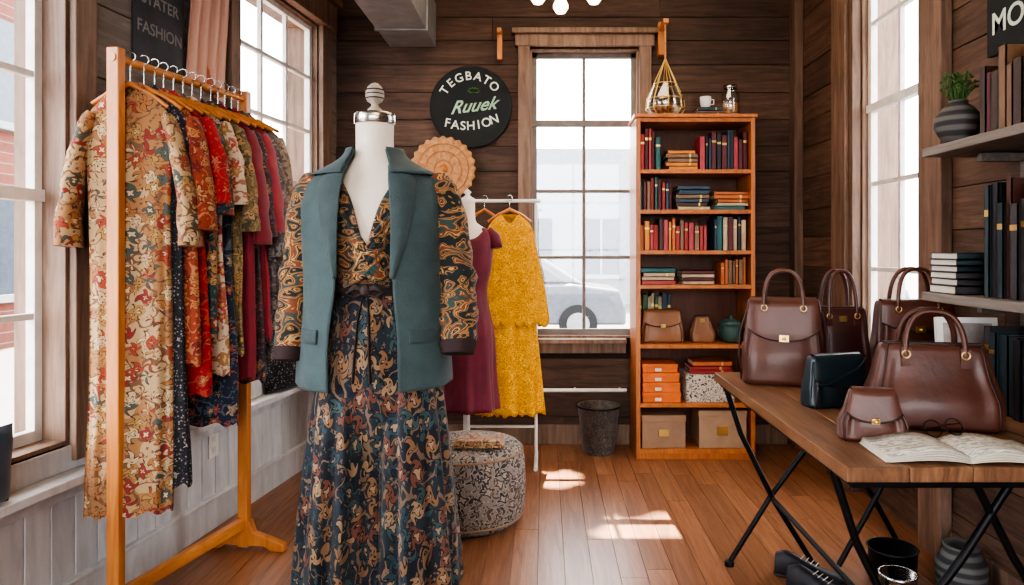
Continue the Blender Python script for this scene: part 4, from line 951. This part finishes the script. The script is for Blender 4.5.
def building(name, x0, x1, y0, y1, h, mat, face):
    b = B(name); b.bx(x0, x1, y0, y1, -0.25, h, mat)
    z = 0.6
    while z < h-1.5:
        if face == 'Y':
            x = x0+0.6
            while x < x1-1.2:
                b.bx(x, x+1.0, y0-0.04, y0+0.02, z, z+1.6, M_facwin); b.bx(x-0.1, x+1.1, y0-0.12, y0, z-0.12, z, M_fac); b.bx(x+0.47, x+0.53, y0-0.06, y0, z, z+1.6, M_fac); x += 1.9
        else:
            y = y0+0.6
            while y < y1-1.2:
                b.bx(x1-0.02, x1+0.04, y, y+1.0, z, z+1.6, M_facwin); b.bx(x1, x1+0.12, y-0.1, y+1.1, z-0.12, z, M_fac); b.bx(x1, x1+0.06, y+0.47, y+0.53, z, z+1.6, M_fac); y += 1.9
        z += 2.7
    b.finish()
building('street_building', -9, 9, 20, 24, 4.2, M_fac, 'Y')
building('brick_building', -16, -8.5, 2, 12.5, 5.5, M_brick, 'X')
M_carp = plain('car_paint', (0.11, 0.12, 0.135), 0.3, coat=0.3, bump=0); M_tyre = plain('tyre', (0.015, 0.015, 0.015), 0.8)
def car(cxp, cyp, ps):
    b = B('parked_car'); b.M = Matrix.Translation((cxp, cyp, -0.25))
    low = [(-2.1, 0.3), (-2.15, 0.6), (-2.0, 0.85), (-1.3, 0.95), (1.2, 0.98), (2.0, 0.88), (2.1, 0.6), (2.1, 0.3)]
    b.extr(low, -0.85, 0.85, ps); b.extr([(-1.2, 0.95), (-0.7, 1.40), (0.7, 1.42), (1.4, 0.97)], -0.72, 0.72, ps)
    b.extr([(-1.05, 0.98), (-0.65, 1.34), (0.0, 1.36), (0.0, 0.98)], -0.735, 0.735, M_facwin); b.extr([(0.06, 0.98), (0.06, 1.36), (0.65, 1.35), (1.2, 0.98)], -0.735, 0.735, M_facwin)
    for x in (-1.3, 1.3):
        for y in (-0.8, 0.8):
            b.tube([(x, y-0.1, 0.32), (x, y+0.1, 0.32)], 0.32, M_tyre, 28); b.tube([(x, y-0.11, 0.32), (x, y+0.11, 0.32)], 0.19, M_duct, 20)
    b.finish(bevel=0.04)
car(-0.75, 12.5, M_carp); car(4.2, 12.8, plain('silver_paint', (0.2, 0.2, 0.21), 0.3, coat=0.3, bump=0))
# unseen tree added to mask the sun and shape the floor patches
SK = (0.03, -0.66)
b = B('sun_mask_tree'); M_bark = plain('bark', (0.10, 0.07, 0.05), 0.9, var=0.4)
b.tube([(2.7, 8.5, -0.25), (2.65, 8.4, 2.5), (2.5, 8.4, 5.0), (1.6, 8.3, 6.7), (0.3, 8.2, 7.1), (-0.6, 8.2, 7.3)], [0.19, 0.16, 0.13, 0.09, 0.05, 0.02], M_bark, 12)
b.tube([(2.5, 8.4, 5.0), (3.2, 8.8, 6.4), (3.8, 9.2, 7.5)], [0.11, 0.07, 0.03], M_bark, 10)
b.tube([(1.6, 8.3, 6.7), (1.0, 7.6, 7.2), (0.4, 7.3, 7.4)], [0.06, 0.04, 0.02], M_bark, 8); b.tube([(1.6, 8.3, 6.7), (1.0, 9.0, 7.2), (0.3, 9.4, 7.4)], [0.06, 0.04, 0.02], M_bark, 8)
rt = random.Random(3); cnt = 0
while cnt < 3200:
    far = cnt >= 2500
    x = rt.uniform(1.8, 4.3) if far else rt.uniform(-1.2, 1.8); y = rt.uniform(7.6, 9.9) if far else rt.uniform(6.9, 9.6); z = rt.uniform(6.5, 7.9)
    fx = x+SK[0]*z; fy = y+SK[1]*z; s = rt.uniform(0.07, 0.11)
    # leaves left out where the sun patches should land
    if 0.33-s < fx < 0.76+s*0.5 and 3.15-s*0.6 < fy < 3.40+s*0.6: cnt += 0.2; continue
    if -0.12-s < fx < 0.10+s and 3.84-s*0.6 < fy < 4.06+s*0.6: cnt += 0.2; continue
    cnt += 1
    R = Matrix.Translation((x, y, z)) @ Matrix.Rotation(rt.uniform(0, 6.3), 4, 'Z') @ Matrix.Rotation(rt.uniform(-0.6, 0.6), 4, 'X')
    vs = [R @ Vector((s*1.1*cos(k*pi/3), s*0.8*sin(k*pi/3), 0.01*(k % 2))) for k in range(6)]; b.add(vs, [tuple(range(6))], M_green)
b.finish()

# ------------------------------------------------------------------ lights
w = bpy.data.worlds.new('World'); scene.world = w; w.use_nodes = True; nt = w.node_tree; nt.nodes.clear()
out = nt.nodes.new('ShaderNodeOutputWorld'); bg = nt.nodes.new('ShaderNodeBackground'); bg.inputs[0].default_value = (0.94, 0.96, 1.0, 1); bg.inputs[1].default_value = 12.0
nt.links.new(bg.outputs[0], out.inputs[0])
sd = bpy.data.lights.new('sun', 'SUN'); sd.energy = 44; sd.angle = radians(0.5); sd.color = (1, 0.85, 0.65); so = bpy.data.objects.new('sun', sd); COL.objects.link(so)
so.rotation_euler = Vector((SK[0], SK[1], -1)).to_track_quat('-Z', 'Y').to_euler(); so.location = (0, 8, 12)
def area(name, loc, tgt, size, power, col):
    l = bpy.data.lights.new(name, 'AREA'); l.shape = 'RECTANGLE'; l.size = size[0]; l.size_y = size[1]; l.energy = power; l.color = col
    o = bpy.data.objects.new(name, l); COL.objects.link(o); o.location = loc; o.rotation_euler = (Vector(tgt)-Vector(loc)).to_track_quat('-Z', 'Y').to_euler()
area('ceiling_softlight', (0.1, 0.6, 3.2), (0.0, 2.6, 0.8), (1.6, 1.0), 26, (1.0, 0.80, 0.58))  # added fill over the front of the room, not a fixture
area('fill_light_b', (0.3, 3.4, 3.25), (0.3, 3.7, 0), (1.6, 1.0), 26, (1.0, 0.76, 0.52))  # second added fill, towards the back wall, no lamp there

# ------------------------------------------------------------------ camera
cd = bpy.data.cameras.new('camera'); co = bpy.data.objects.new('camera', cd); COL.objects.link(co)
co.location = (0, 0, 1.3); co.rotation_euler = (pi/2, 0, 0); cd.sensor_width = 36; cd.lens = 700/1024*36
cd.shift_x = -33/1024; cd.shift_y = -42.5/1024; cd.clip_start = 0.05
scene.camera = co
try:
    scene.view_settings.view_transform = 'AgX'; scene.view_settings.look = 'AgX - High Contrast'
except Exception as ex: print(ex)
scene.view_settings.exposure = -0.1
